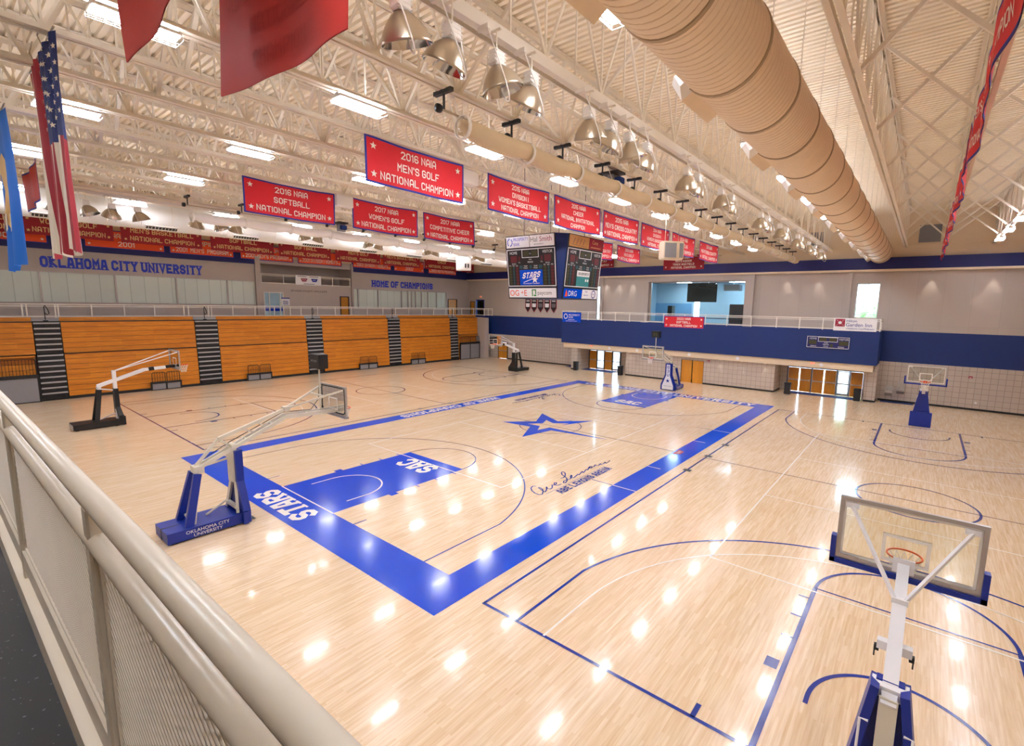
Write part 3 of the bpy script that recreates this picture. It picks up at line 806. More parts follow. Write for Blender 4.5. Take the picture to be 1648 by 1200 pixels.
# ================================================================ WHITE CLOTH DUCT WITH GRILLES (left)
cd = thing('cloth_duct', 'fat white cloth duct with dark grilles above the bleachers', 'duct', (0, 17.5, 11.48))
mb = MB(); mb.lathe([(0.02, -26.9), (0.78, -26.85), (0.78, 23.9), (0.6, 24.2), (0.02, 24.3)], (0, 17.5, 11.48), (1, 0, 0), 36); mb.build('duct_body', 'whitefab', cd, smooth=True)
x = -24.0
while x < 24:
    mb = MB(); mb.lathe([(0.78, x - 0.03), (0.792, x - 0.02), (0.792, x + 0.02), (0.78, x + 0.03)], (0, 17.5, 11.48), (1, 0, 0), 36); mb.build('duct_seam', 'white', cd)
    x += 2.75
for x in (-22.7, -18.5, -14.2, -9.95, -5.75, -1.5, 2.7, 6.9, 11.1, 15.3, 19.5):
    mb = MB(); a = math.radians(-122); cy, cz = 17.5 + 0.78 * math.cos(a), 11.48 + 0.78 * math.sin(a); ty, tz = -math.sin(a), math.cos(a)
    P = lambda h, o: (cy + ty * h + math.cos(a) * o, cz + tz * h + math.sin(a) * o)
    for (h0, h1, x0, x1, o, mm) in ((-0.15, 0.15, x, x + 1.5, 0.04, 0), (-0.09, 0.09, x + 0.06, x + 1.44, 0.06, 1)):
        A = [P(h0, o), P(h1, o), P(h1, -0.02), P(h0, -0.02)]
        mb.prism([(x0, *p) for p in A], (x1 - x0, 0, 0), mm)
    for k in range(9):
        A = [P(-0.09, 0.075), P(0.09, 0.075), P(0.09, 0.055), P(-0.09, 0.055)]
        mb.prism([(x + 0.14 + k * 0.15, *p) for p in A], (0.02, 0, 0), 0)
    mb.build('grille', ['white', 'black'], cd)

# ================================================================ FLOODLIGHT BEAMS
def flood_beam(y, label, side):
    b = thing('light_beam', label, 'beam', (0, y, 11.7))
    mb = MB(); mb.box(-24, 23.6, y - 0.16 * side - 0.07, y - 0.16 * side + 0.07, 11.62, 11.84, 0); mb.box(-24, 23.6, y + 0.02, y + 0.06, 11.74, 11.84, 0); mb.box(-24, 23.6, y + 0.12 * side - 0.02, y + 0.12 * side + 0.02, 11.78, 11.84, 0)
    mb.build('channel', 'white', b)
    mb = MB(); mb.box(-24, 23.6, y + 0.2 * side - 0.02, y + 0.2 * side + 0.02, 11.72, 11.80); mb.build('conduit', 'steel', b)
    return b
flood_beam(-10.05, 'long pale steel channel with floodlights left of the round duct', 1)
flood_beam(13.75, 'long pale steel channel with floodlights near the white cloth duct', -1)

def flood(tilt_a, tilt_b, side):
    t = thing('flood_lamp', '', 'flood lamp', (0, 0, 0), 'bell reflector floodlights')
    ax = Vector((math.sin(tilt_a), math.sin(tilt_b), -1)).normalized()
    top = Vector((0, 0, -0.34))
    mb = MB(); mb.rbox(-0.12, 0.12, -0.1, 0.1, -0.36, -0.1, 0.03)
    for k in range(4): mb.box(-0.125, 0.125, -0.105, 0.105, -0.32 + k * 0.06, -0.30 + k * 0.06)
    mb.beam((0.13, 0, -0.3), tuple(Vector((0.2, 0, -0.62))), 0.12, 0.03)
    mb.build('ballast_box', 'white', t)
    mb = MB(); c = top
    mb.lathe([(0.09, 0.0), (0.16, 0.05), (0.25, 0.14), (0.32, 0.25), (0.36, 0.36), (0.375, 0.4), (0.368, 0.405)], c, ax, 28); mb.build('reflector', 'shade', t, smooth=True)
    mb = MB(); mb.lathe([(0.365, 0.405), (0.35, 0.36), (0.31, 0.25), (0.24, 0.14), (0.15, 0.07), (0.0, 0.05)], c, ax, 28); mb.build('reflector_lining', 'chrome', t, smooth=True)
    mb = MB(); mb.lathe([(0.0, 0.06), (0.05, 0.08), (0.06, 0.2), (0.04, 0.28), (0.0, 0.3)], c, ax, 12); mb.build('bulb', 'signwhite', t, smooth=True)
    mb = MB(); mb.tube([(0.0, 0, -0.1), (0, 0, 0.25)], 0.014, 8); mb.box(-0.02, 0.02, -0.1, 0.22, 0.215, 0.24); mb.build('hook', 'steel', t)
    mb = MB(); pts = []
    for k in range(25):
        u = k / 24; a = 0.30 * (1 - u) + 0.02 * u
        pts.append((-0.22 + 0.34 * (0.5 - 0.5 * math.cos(PI * u)), -0.36 * math.sin(PI * min(1, u * 1.15)), 0.18 - 1.15 * math.sin(PI * min(1, u * 0.82)) * (1.0) + (0.0 if u < 0.6 else 0.0)))
    mb.tube(pts, 0.011, 6); mb.build('power_cord', 'white', t)
    mb = MB(); mb.box(-0.25, -0.19, -0.03, 0.22, 0.16, 0.24); mb.build('plug', 'white', t)
    return t
FA = [flood(a, b, 1) for a, b in ((0.34, 0.1), (-0.12, 0.4), (0.3, -0.15), (-0.05, 0.45))]
used = set()
def place_flood(k, loc, label):
    if k not in used: FA[k].location = loc; FA[k]['label'] = label; used.add(k)
    else: copy_tree(FA[k], loc, label)
xsR = [-17.5, -16.55, -15.55, -14.6, -12.6, -11.65, -10.75, -9.75, -7.0, -6.05, -3.8, -2.6, 1.6, 2.8, 5.2, 6.6, 9.5, 10.6, 12.9, 15.2, 17.6]
for i, x in enumerate(xsR): place_flood(i % 4, (x, -10.4, 11.4), 'bell floodlight, %s along the channel by the round duct' % (ORD[i] if i < 20 else 'last'))
xsL = [-18.0, -17.05, -16.15, -15.2, -12.75, -11.8, -10.9, -7.3, -6.3, -3.0, -2.0, 2.0, 3.0, 7.0, 8.0]
for i, x in enumerate(xsL): place_flood((i + 1) % 4, (x, 13.72, 11.4), 'bell floodlight, %s along the channel by the white cloth duct' % ORD[i])

# ================================================================ ROLLED DIVIDER CURTAINS AND THEIR DRIVE SHAFTS
def divider(y, zr, r, x0, x1, ypipe, zpipe, lab, mat):
    t = thing('divider_curtain', lab, 'curtain', (x0, y, zr), 'rolled divider curtains')
    mb = MB(); pts = []; n = 90
    for i in range(n + 1):
        x = x0 + (x1 - x0) * i / n
        pts.append((x, y, zr - 0.10 * abs(math.sin((x - x0) * PI / 2.35)) ))
    mb.tube(pts, [r * (0.35 if i in (0, n) else 0.85 + 0.15 * abs(math.sin((p[0] - x0) * PI / 2.35))) for i, p in enumerate(pts)], 14); mb.build('rolled_cloth', mat, t, smooth=True)
    x = x0 + 0.1
    while x < x1:
        mb = MB(); mb.lathe([(r + 0.005, x - 0.05), (r + 0.03, x - 0.04), (r + 0.03, x + 0.04), (r + 0.005, x + 0.05)], (0, y, zr - 0.06), (1, 0, 0), 14)
        mb.tube([(x, y, zr), (x, ypipe, 11.87)], 0.012, 5)
        mb.build('lift_strap', 'white', t); x += 2.35
    return t
divider(-7.75, 11.1, 0.24, -14.0, 23.6, -7.4, 11.42, 'beige rolled divider curtain slung under the roof above the near sideline', 'tan')
divider(12.0, 11.0, 0.24, -13.6, 23.6, 11.7, 11.4, 'white rolled divider curtain slung behind the softball banner', 'whitefab')
def shaft(y, z, x0, x1, lab):
    t = thing('drive_shaft', lab, 'curtain drive', (x0, y, z), 'curtain drive shafts')
    mb = MB(); mb.tube([(x0, y, z), (x1, y, z)], 0.028, 8); mb.build('pipe', 'shade', t)
    x = x0 + 0.15; k = 0
    while x < x1:
        mb = MB(); mb.box(x - 0.05, x + 0.05, y - 0.28, y + 0.32, z + 0.36, z + 0.45); mb.box(x - 0.02, x + 0.02, y - 0.02, y + 0.02, z, z + 0.38); mb.build('clamp_bar', 'black', t)
        mb = MB(); mb.lathe([(0.0, x - 0.24), (0.09, x - 0.22), (0.1, x - 0.16), (0.09, x - 0.1), (0.0, x - 0.09)], (0, y, z), (1, 0, 0), 12); mb.build('drum', 'black', t, smooth=True)
        if k == 3:
            mb = MB(); mb.rbox(x + 0.5, x + 0.95, y - 0.14, y + 0.12, z - 0.25, z + 0.2, 0.03, 0); mb.rbox(x + 0.55, x + 0.9, y - 0.4, y - 0.14, z - 0.15, z + 0.1, 0.04, 1)
            mb.box(x + 0.45, x + 1.0, y - 0.35, y + 0.35, z + 0.22, z + 0.3, 2)
            mb.build('motor', ['greypanel', 'matblue', 'black'], t)
        x += 2.35; k += 1
    return t
shaft(-7.38, 11.42, -14.3, 23.9, 'black clamped drive shaft beside the beige rolled curtain')
shaft(11.65, 11.4, -13.9, 23.9, 'black clamped drive shaft beside the white rolled curtain')

# ================================================================ BANNERS
def banner(loc, U, V, N, wd, ht, lines, label, cloth='red', hem='trimblue', letter='letter', stars=True, group='champion banners', amp=0.05, ph=0.0, reverse=False, sag=0.05, t=1.15, lh=None, name='champion_banner'):
    """cloth hung from its top edge: loc = top left corner seen from the front"""
    loc, U, V, N = Vector(loc), Vector(U), Vector(V), Vector(N)
    def f(a, b, o=0.0):     # a from the left, b down from the top
        u, v = a / wd, b / ht
        wv = amp * math.sin(u * 5.2 + ph) * (0.35 + 0.65 * v) + amp * 0.4 * math.sin(u * 13 + v * 2 + ph * 2)
        return loc + U * a + V * b + N * (wv + o) + Vector((0, 0, -sag * math.sin(PI * u) * (1 - 0.4 * v)))
    h = 0.06
    A = [0, h] + [h + (wd - 2 * h) * i / 22 for i in range(1, 22)] + [wd - h, wd]
    B = [0, h] + [h + (ht - 2 * h) * i / 6 for i in range(1, 6)] + [ht - h, ht]
    mb = MB(); vs = [tuple(f(a, b)) for b in B for a in A] + [tuple(f(a, b, -0.012)) for b in B for a in A]
    nA, nB = len(A), len(B); k0 = nA * nB
    mb.v = vs
    for j in range(nB - 1):
        for i in range(nA - 1):
            mi = 1 if (i in (0, nA - 2) or j in (0, nB - 2)) else 0
            p = (j * nA + i, j * nA + i + 1, (j + 1) * nA + i + 1, (j + 1) * nA + i)
            mb.f.append(p); mb.m.append(mi); mb.f.append(tuple(k0 + q for q in reversed(p))); mb.m.append(mi)
    o = mb.build(name, [cloth, hem], loc=tuple(loc), smooth=True)
    tag(o, label, 'banner', group)
    if lines or stars:
        mb = MB(); n = max(1, len(lines)); lhh = lh or min(0.24, ht * 0.58 / n); pitch = (ht - 0.16) / n
        sg = 0.012
        for k, s in enumerate(lines):
            base = 0.08 + pitch * k + pitch / 2 + lhh / 2
            mx = wd - 0.35 if not (stars and (k in (0, n - 1))) else wd - 0.9
            if reverse: put_text(mb, s, wd / 2, 0, lhh, mx, lambda a, b, base=base: f(wd - a, base - b, sg), t=t)
            else: put_text(mb, s, wd / 2, 0, lhh, mx, lambda a, b, base=base: f(a, base - b, sg), t=t, xs=0.95)
        if stars:
            for sx in (0.27, wd - 0.27):
                for sy in ((0.27, ht - 0.27) if ht > 1.0 else (ht - 0.27,)): put_star(mb, sx, -sy, 0.115, lambda a, b: f(a, -b, sg))
        m2 = mb.build('lettering', letter, o)
    return o
DX, DZn = (1, 0, 0), (0, 0, -1)
FRONT = (0, -1, 0)
R1 = [(-13.6, 3.9, ["2016 NAIA", "MEN'S GOLF", "NATIONAL CHAMPION"], "men's golf 2016"), (-8.5, 3.82, ["2015 NAIA", "DIVISION I", "WOMEN'S BASKETBALL", "NATIONAL CHAMPION"], "women's basketball 2015"),
      (-4.3, 3.85, ["2015 NAIA", "CHEER", "NATIONAL INVITATIONAL", "CHAMPION"], 'cheer invitational 2015'), (-0.12, 3.85, ["2015 NAIA", "MEN'S CROSS COUNTRY", "NATIONAL CHAMPION"], "men's cross country 2015"),
      (4.2, 3.9, ["2014 NAIA", "DIVISION I", "WOMEN'S BASKETBALL", "NATIONAL CHAMPION"], "women's basketball 2014"), (8.4, 4.0, ["2014 NAIA", "WRESTLING", "NATIONAL CHAMPION"], 'the 2014 title half hidden by the hanging speaker'),
      (13.3, 4.05, ["2014 NAIA", "MEN'S CROSS COUNTRY", "NATIONAL CHAMPION"], "men's cross country 2014")]
for i, (x, wd, ln, lab) in enumerate(R1): banner((x, -3.2, 11.87), DX, DZn, FRONT, wd, 1.34, ln, 'red banner for %s, above the near sideline' % lab, ph=i * 1.3, amp=0.04 + 0.02 * (i > 3))
R2 = [(-13.72, 3.86, ["2016 NAIA", "SOFTBALL", "NATIONAL CHAMPION"], 'softball 2016'), (-9.0, 3.8, ["2017 NAIA", "WOMEN'S GOLF", "NATIONAL CHAMPION"], "women's golf 2017"),
      (-4.82, 3.78, ["2017 NAIA", "COMPETITIVE CHEER", "NATIONAL CHAMPION"], 'competitive cheer 2017')]
for i, (x, wd, ln, lab) in enumerate(R2): banner((x, 5.3, 11.87), DX, DZn, FRONT, wd, 1.4, ln, 'red blue-hemmed champion banner for %s, left of the scoreboard' % lab, ph=i * 0.9 + 0.5)
banner((7.85, 3.15, 11.87), DX, DZn, FRONT, 3.9, 1.3, ["2013 NAIA", "MEN'S CROSS COUNTRY", "NATIONAL CHAMPION"], 'red champion banner mostly hidden behind the scoreboard', ph=1)
banner((12.5, 3.15, 11.87), DX, DZn, FRONT, 3.9, 1.25, ["2013 NAIA", "MEN'S GOLF", "NATIONAL CHAMPION"], "red champion banner for men's golf 2013, just right of the scoreboard", ph=2)
BK = (-1, 0, 0)
banner((24.0, 14.2, 12.55), (0, -1, 0), DZn, BK, 4.1, 1.4, ["2013 NAIA", "CROSS COUNTRY", "NATIONAL CHAMPION"], 'dark red champion banner high on far wall behind the scoreboard', cloth='maroon', hem='maroon', amp=0.015)
banner((23.98, 4.4, 12.08), (0, -1, 0), DZn, BK, 4.1, 1.4, ["2013 NAIA", "MEN'S INDOOR", "TRACK AND FIELD", "NATIONAL CHAMPION"], "dark red champion banner for men's indoor track, high on far wall", cloth='maroon', hem='maroon', amp=0.015)
o = banner((21.66, 3.0, 6.22), (0, -1, 0), DZn, BK, 3.9, 1.12, ["2022 NAIA", "SOFTBALL", "NATIONAL CHAMPION"], 'red softball 2022 banner tied to the balcony railing', amp=0.012, sag=0.0)
# near banners hung across the hall, seen from the back
banner((-19.88, -10.9, 11.6), (0, 1, 0), DZn, BK, 4.05, 1.14, [], 'plain red back of the nearest banner, cut by the top of the photo', cloth='redback', hem='redback', stars=False, amp=0.06, ph=0.3, sag=0.0)
banner((-18.8, -11.25, 11.5), (0, 1, 0.035), (0.0, 0, -1), BK, 3.65, 1.5, ["WOMEN'S WRESTLING", "NATIONAL", "CHAMPION"], 'rumpled red back of a banner showing embossed reversed letters', cloth='redback', hem='redback', letter='embossed', stars=False, amp=0.06, ph=2.2, reverse=True, sag=0.0)
banner((-19.0, 9.05, 11.87), (0, 1, 0), DZn, BK, 4.1, 1.46, [], 'small looking red banner with blue hem between the two flags', cloth='redback', stars=False, amp=0.08, ph=1.0)
# row on the right, almost edge-on
for i in range(8):
    x = -14.6 + i * 4.75
    banner((x + 4.5, -17.16, 11.87), (-1, 0, 0), DZn, (0, 1, 0), 4.4, 1.3, [["NATIONAL", "CHAMPION"], ["MEN'S TENNIS", "NATIONAL CHAMPION"]][i % 2], 'red banner seen edge-on below the right roof chord, %s from the far wall' % ORD[7 - i], amp=0.07, ph=i * 1.7, group='edge-on banners', sag=0.02)
# maroon and orange rows along the left wall
MR = [(-22.2, 4.6, ["WOMEN'S BASKETBALL", "NATIONAL CHAMPION"], 'left of the blue flag'), (-17.4, 4.65, ["WOMEN'S GOLF", "NATIONAL CHAMPION"], 'crossed by the striped flag'), (-12.33, 5.2, ["MEN'S BASKETBALL", "NATIONAL CHAMPION"], 'right of the striped flag'),
      (-6.5, 5.05, ["SOFTBALL", "NATIONAL CHAMPION"], 'left of the recessed balcony'), (-1.0, 5.05, ["SOFTBALL", "NATIONAL CHAMPION"], 'over the left of the recessed balcony'), (4.55, 5.2, ["MEN'S GOLF", "NATIONAL CHAMPION"], 'over the right of the recessed balcony'),
      (10.1, 5.0, ["MEN'S BASKETBALL", "NATIONAL CHAMPION"], 'over the blue words on the right'), (15.75, 5.4, ["CHEER", "NATIONAL CHAMPION"], 'left of the white hanging speaker')]
for i, (x, wd, ln, lab) in enumerate(MR): banner((x, 31.4, 12.4), DX, DZn, FRONT, wd, 1.32, ln, 'maroon banner with gold letters on left wall, %s' % lab, cloth='maroon', hem='maroon', letter='gold', group='maroon wall banners', amp=0.03, ph=i, lh=0.34, name='wall_banner', sag=0.0)
for i, x in enumerate((21.6,)): banner((x, 31.4, 12.4), DX, DZn, FRONT, 2.3, 1.32, ["CHAMPION"], 'maroon banner at far left corner beside the scoreboard edge', cloth='maroon', hem='maroon', letter='gold', group='maroon wall banners', amp=0.03, lh=0.34, name='wall_banner', sag=0.0)
OR = [(-21.0, 4.9, ['GOLF', '2000'], 'behind the blue flag'), (-15.9, 1.6, ['2000'], 'just left of the striped flag'), (-14.2, 4.85, ['NATIONAL CHAMPION', '2001'], 'showing 2001 alone'), (-9.05, 4.75, ['CHAMPION', "2001  MEN'S  PROGRAM"], "first reading men's program"), (-3.8, 4.7, ['CHAMPION', "2001 MEN'S PROGRAM"], 'over the left end of the recessed balcony'),
      (1.35, 4.6, ['CHAMPION', "2001 DIVISION I WOMEN'S"], 'reading 2001 division one'), (7.2, 4.85, ['CHAMPION', "2002 DIVISION I WOMEN'S"], 'reading 2002 division one'), (12.4, 4.35, ['CHAMPION', '2002'], 'showing 2002 alone'), (17.4, 4.6, ['CHAMPION', "2002 MEN'S PROGRAM"], 'nearest the far corner')]
for i, (x, wd, ln, lab) in enumerate(OR): banner((x, 32.75, 12.0), DX, DZn, FRONT, wd, 1.35, ln, 'orange banner with white letters on left wall, %s' % lab, cloth='salmon', group='orange wall banners', amp=0.012, ph=i, lh=0.36, name='wall_banner', sag=0.0)

# ================================================================ FLAGS
us = thing('striped_flag', 'long red and white striped flag with navy starred canton hung from the roof', 'flag', (-20.1, -0.5, 11.85))
FH, FW = 4.0, 2.95
def fl(u, v, o=0.0):     # u: 0 left (+y) .. 1 right, v: 0 top .. 1 bottom
    wv = 0.11 * math.sin(u * 17 + v * 1.5) * (0.15 + 0.85 * v) + 0.05 * math.sin(u * 33 + 2 * v)
    uu = u + 0.02 * math.sin(v * 5 + u * 9)
    return (-20.1 + wv + o, -0.5 - FW * uu - 0.25 * v, 11.85 - FH * v - 0.05 * math.sin(u * 20) * v)
mb = MB(); nu, nv = 52, 24
for j in range(nv):
    for i in range(nu):
        u0, u1, v0, v1 = i / nu, (i + 1) / nu, j / nv, (j + 1) / nv
        st = int(i / nu * 13); can = st >= 6 and j < nv * 0.42
        mb.add([fl(u0, v0), fl(u1, v0), fl(u1, v1), fl(u0, v1)], [(0, 1, 2, 3)], 2 if can else (0 if st % 2 == 0 else 1))
mb.build('flag_cloth', ['usred', 'uswhite', 'usblue'], us, smooth=False)
mb = MB()
for r in range(11):
    for q in range(5):
        cu, cv = 0.51 + 0.1 * q + (0.05 if r % 2 else 0), 0.03 + 0.035 * r
        if cu > 0.98: continue
        P = star_pts(0, 0, 1); c0 = fl(cu, cv, -0.015)
        mb.add([c0] + [fl(cu + a * 0.024, cv - b * 0.015, -0.015) for a, b in P], [(0, 1 + i, 1 + (i + 1) % 10) for i in range(10)])
mb.build('canton_stars', 'uswhite', us)
mb = MB(); mb.tube([(-20.1, -0.4, 11.87), (-20.1, -3.55, 11.87)], 0.02, 8)
for y in (-1.2, -2.3): mb.tube([(-20.1, y, 11.87), (-20.15, y + 0.1, 12.1), (-20.1, y, 12.3)], 0.012, 6)
mb.build('hanging_rod', 'shade', us)
ok = thing('blue_flag', 'bright blue flag with tan shield emblem hung at the left edge', 'flag', (-20.3, 2.3, 11.75))
def gl(u, v, o=0.0):
    wv = 0.1 * math.sin(u * 14 + 1.0) * (0.3 + 0.7 * v)
    uu = u * (1 - 0.14 * math.sin(PI * v))
    return (-20.3 + wv + o, 2.35 + 3.2 * uu - 0.28 * math.sin(v * 3.3), 11.75 - 3.95 * v - 0.12 * (u > 0.5) * v)
mb = MB()
for j in range(20):
    for i in range(30): mb.add([gl(i / 30, j / 20), gl((i + 1) / 30, j / 20), gl((i + 1) / 30, (j + 1) / 20), gl(i / 30, (j + 1) / 20)], [(0, 1, 2, 3)])
mb.build('flag_cloth', 'flagblue', ok, smooth=True)
mb = MB(); c = gl(0.5, 0.5, -0.02); n = 26
P = [gl(0.62 + 0.27 * math.cos(2 * PI * k / n), 0.47 + 0.21 * math.sin(2 * PI * k / n) * (1 + 0.2 * (k % 2)), -0.025) for k in range(n)]
mb.add([gl(0.62, 0.47, -0.025)] + P, [(0, 1 + k, 1 + (k + 1) % n) for k in range(n)], 0)
for k in range(7):
    u0 = 0.42 + 0.07 * k; mb.add([gl(u0, 0.62, -0.035), gl(u0 + 0.03, 0.62, -0.035), gl(u0 + 0.03, 0.74, -0.035), gl(u0, 0.72, -0.035)], [(0, 1, 2, 3)], 1)
mb.build('flag_emblem', ['buff', 'uswhite'], ok)
mb = MB(); mb.tube([(-20.3, 2.2, 11.77), (-20.3, 5.7, 11.77)], 0.02, 8); mb.build('hanging_rod', 'shade', ok)

# ================================================================ CENTRE SCOREBOARD
sb = thing('scoreboard', 'four-sided navy and black scoreboard hung over centre court', 'scoreboard', (0, 0, 7.3))
ZB, ZT, RB, RT, HW = 7.33, 10.6, 1.8, 2.15, 1.66
mb = MB()
# navy body: octagonal in plan, wider at the top
def ringp(z, r, hw): return [(-r, hw, z), (-r, -hw, z), (-hw, -r, z), (hw, -r, z), (r, -hw, z), (r, hw, z), (hw, r, z), (-hw, r, z)]
A, B = ringp(ZB, RB - 0.02, HW), ringp(ZT, RT - 0.02, HW)
mb.add(A + B, [tuple(range(8)), tuple(range(15, 7, -1))] + [(i, 8 + i, 8 + (i + 1) % 8, (i + 1) % 8) for i in range(8)], 0)
mb.build('cabinet', 'navy', sb)
for x in (-1.2, 1.2):
    for y in (-1.2, 1.2):
        mb = MB(); mb.tube([(x, y, ZT), (x, y, 14.3)], 0.015, 6); mb.build('hoist_cable', 'black', sb)
def face(k):
    """map (a across, b up, o out) on side k to a point"""
    ca, sa = math.cos(k * PI / 2), math.sin(k * PI / 2)
    def f(a, b, o=0.0):
        r = RB + (RT - RB) * b / (ZT - ZB) + o
        x, y = -r, -a
        return (x * ca - y * sa, x * sa + y * ca, ZB + b)
    return f
def slab(mb, f, a0, a1, b0, b1, o0, o1, m=0):
    P = [f(a0, b0, o0), f(a1, b0, o0), f(a1, b1, o0), f(a0, b1, o0)]; Q = [f(a0, b0, o1), f(a1, b0, o1), f(a1, b1, o1), f(a0, b1, o1)]
    mb.add(P + Q, [(3, 2, 1, 0), (4, 5, 6, 7), (0, 1, 5, 4), (1, 2, 6, 5), (2, 3, 7, 6), (3, 0, 4, 7)], m)
for k in range(4):
    f = face(k); H = ZT - ZB; g = lambda a, b, f=f: f(a, b, 0.065)
    # top sponsor panel
    mb = MB(); slab(mb, f, -HW, HW, 2.62, H, 0, 0.05, 2); 
    if k % 2 == 0:
        slab(mb, f, -HW + 0.04, -0.02, 2.66, H - 0.04, 0.05, 0.06, 0); slab(mb, f, 0.02, HW - 0.04, 2.66, H - 0.04, 0.05, 0.06, 0)
    else:
        slab(mb, f, -HW + 0.04, 0.2, 2.66, H - 0.04, 0.05, 0.06, 1); slab(mb, f, 0.24, HW - 0.04, 2.66, H - 0.04, 0.05, 0.06, 3)
    tp = mb.build('upper_sponsor_panel', ['signwhite', 'buff', 'black', 'crimson'], sb)
    mb = MB()
    if k % 2 == 0:
        for q in range(12):
            if q in (2, 8): continue
            a0, a1 = 2 * PI * q / 12 + 0.07, 2 * PI * (q + 1) / 12 - 0.07
            mb.quad(*[g(-1.36 + r * math.cos(a), 2.95 + r * 1.1 * math.sin(a)) for r, a in ((0.13, a0), (0.2, a0), (0.2, a1), (0.13, a1))], 0)
        font_text(mb, 'PROSPERITY', -1.1, 3.0, 0.17, 1.02, g, 0, 'l'); font_text(mb, 'BANK', -1.1, 2.75, 0.17, 0.42, g, 0, 'l')
        font_text(mb, 'Hal', 0.08, 2.9, 0.26, 0.55, g, 1, 'l'); font_text(mb, 'Smith', 0.68, 2.9, 0.26, 0.85, g, 3, 'l'); font_text(mb, 'RESTAURANTS', 0.3, 2.74, 0.07, 0.95, g, 1, 'l')
    else:
        for q in range(4): mb.quad(g(-1.3 + q * 0.3, 2.8), g(-1.26 + q * 0.3, 2.8), g(-1.1 + q * 0.3, 3.1), g(-1.14 + q * 0.3, 3.1), 1)
        mb.quad(g(-1.4, 2.76), g(0.0, 2.72), g(0.0, 2.74), g(-1.4, 2.78), 1)
        font_text(mb, 'Cane', 0.5, 2.95, 0.2, 0.7, g, 2, 'l'); mb.quad(g(0.4, 2.76), g(1.4, 2.76), g(1.4, 2.79), g(0.4, 2.79), 2)
    mb.build('lettering', ['signblue', 'greytext', 'gold', 'crimson'], tp)
    # score panel
    mb = MB(); slab(mb, f, -HW, HW, 0.6, 2.62, 0, 0.045, 0)
    for a0, a1, b0, b1 in ((-HW + 0.02, HW - 0.02, 0.64, 0.68), (-HW + 0.02, HW - 0.02, 2.54, 2.58), (-HW + 0.02, -HW + 0.06, 0.64, 2.58), (HW - 0.06, HW - 0.02, 0.64, 2.58),
                           (-0.57, 0.57, 2.12, 2.15), (-0.57, -0.54, 2.12, 2.56), (0.54, 0.57, 2.12, 2.56), (-0.57, 0.57, 2.53, 2.56)): slab(mb, f, a0, a1, b0, b1, 0.045, 0.06, 1)
    sp = mb.build('score_panel', ['sbblack', 'signwhite'], sb)
    mb = MB()
    for s in (-1, 1):
        slab(mb, f, s * 1.15 - 0.22, s * 1.15 + 0.22, 1.9, 2.24, 0.045, 0.055, 0); slab(mb, f, s * 0.27 - 0.2, s * 0.27 + 0.2, 2.2, 2.47, 0.045, 0.055, 1)
        slab(mb, f, s * 0.76 - 0.06, s * 0.76 + 0.06, 1.98, 2.2, 0.045, 0.055, 0); slab(mb, f, s * 0.66 - 0.11, s * 0.66 + 0.11, 1.56, 1.74, 0.045, 0.055, 2)
        for q in range(6):
            b = 0.74 + 0.155 * q + 0.0; b = 0.74 + q * 0.16
            slab(mb, f, s * 0.95 - 0.09, s * 0.95 + 0.09, b, b + 0.13, 0.045, 0.055, 1 if s > 0 else 0); slab(mb, f, s * 1.19 - 0.05, s * 1.19 + 0.05, b, b + 0.13, 0.045, 0.055, 2); slab(mb, f, s * 1.43 - 0.09, s * 1.43 + 0.09, b, b + 0.13, 0.045, 0.055, 0 if s > 0 else 1)
    slab(mb, f, -0.07, 0.07, 1.56, 1.74, 0.045, 0.055, 2)
    mb.build('digit_windows', ['digitred', 'digitamber', 'digitteal'], sp)
    mb = MB(); h = lambda a, b, f=f: f(a, b, 0.062)
    font_text(mb, 'HOME', -1.15, 2.32, 0.15, 0.52, h, 0); font_text(mb, 'VISITOR', 1.15, 2.32, 0.15, 0.66, h, 0); font_text(mb, '+', 0, 2.25, 0.16, 0.16, h, 0)
    for s, wd in ((-1, 'BONUS'), (1, 'BONUS')): font_text(mb, wd, s * 1.15, 1.8, 0.06, 0.4, h, 0)
    font_text(mb, 'PERIOD', 0, 1.86, 0.08, 0.44, h, 0); font_text(mb, 'POSS', 0, 2.0, 0.06, 0.3, h, 0)
    for s in (-1, 1):
        font_text(mb, 'TEAM', s * 0.34, 1.66, 0.07, 0.3, h, 0); font_text(mb, 'FOULS', s * 0.34, 1.56, 0.07, 0.3, h, 0); font_text(mb, 'T.O.L.', s * 0.76, 1.86, 0.07, 0.16, h, 0)
        for c, tx in ((0.95, 'FLS'), (1.19, 'NO'), (1.43, 'PTS')): font_text(mb, tx, s * c, 1.7, 0.07, 0.16, h, 0)
    mb.build('lettering', 'signwhite', sp)
    # sign in the middle
    mb = MB()
    if k % 2 == 0: slab(mb, f, -0.78, 0.78, 0.7, 1.5, 0.045, 0.06, 0)
    else: slab(mb, f, -0.6, 0.6, 1.2, 1.5, 0.045, 0.06, 1); slab(mb, f, -0.6, 0.6, 0.68, 1.2, 0.045, 0.06, 2); slab(mb, f, 0.22, 0.34, 0.95, 1.08, 0.06, 0.065, 1); slab(mb, f, 0.42, 0.54, 0.95, 1.08, 0.06, 0.065, 1)
    cp = mb.build('centre_sign', ['blue', 'signwhite', 'teal'], sb)
    mb = MB()
    if k % 2 == 0:
        put_text(mb, 'STARS', -0.02, 1.08, 0.3, 1.2, lambda a, b: f(a + (b - 1.08) * 0.35, b + a * 0.06, 0.068), 0, t=1.5, slab=True)
        P = star_pts(0, 0, 1, 0.4); mb.add([f(0.25, 1.0, 0.068)] + [f(0.25 + a * 0.24, 0.98 + b * 0.2, 0.068) for a, b in P], [(0, 1 + i, 1 + (i + 1) % 10) for i in range(10)], 0)
        mb.quad(f(-0.55, 0.86, 0.067), f(-0.5, 0.84, 0.067), f(0.35, 1.08, 0.067), f(0.3, 1.1, 0.067), 0)
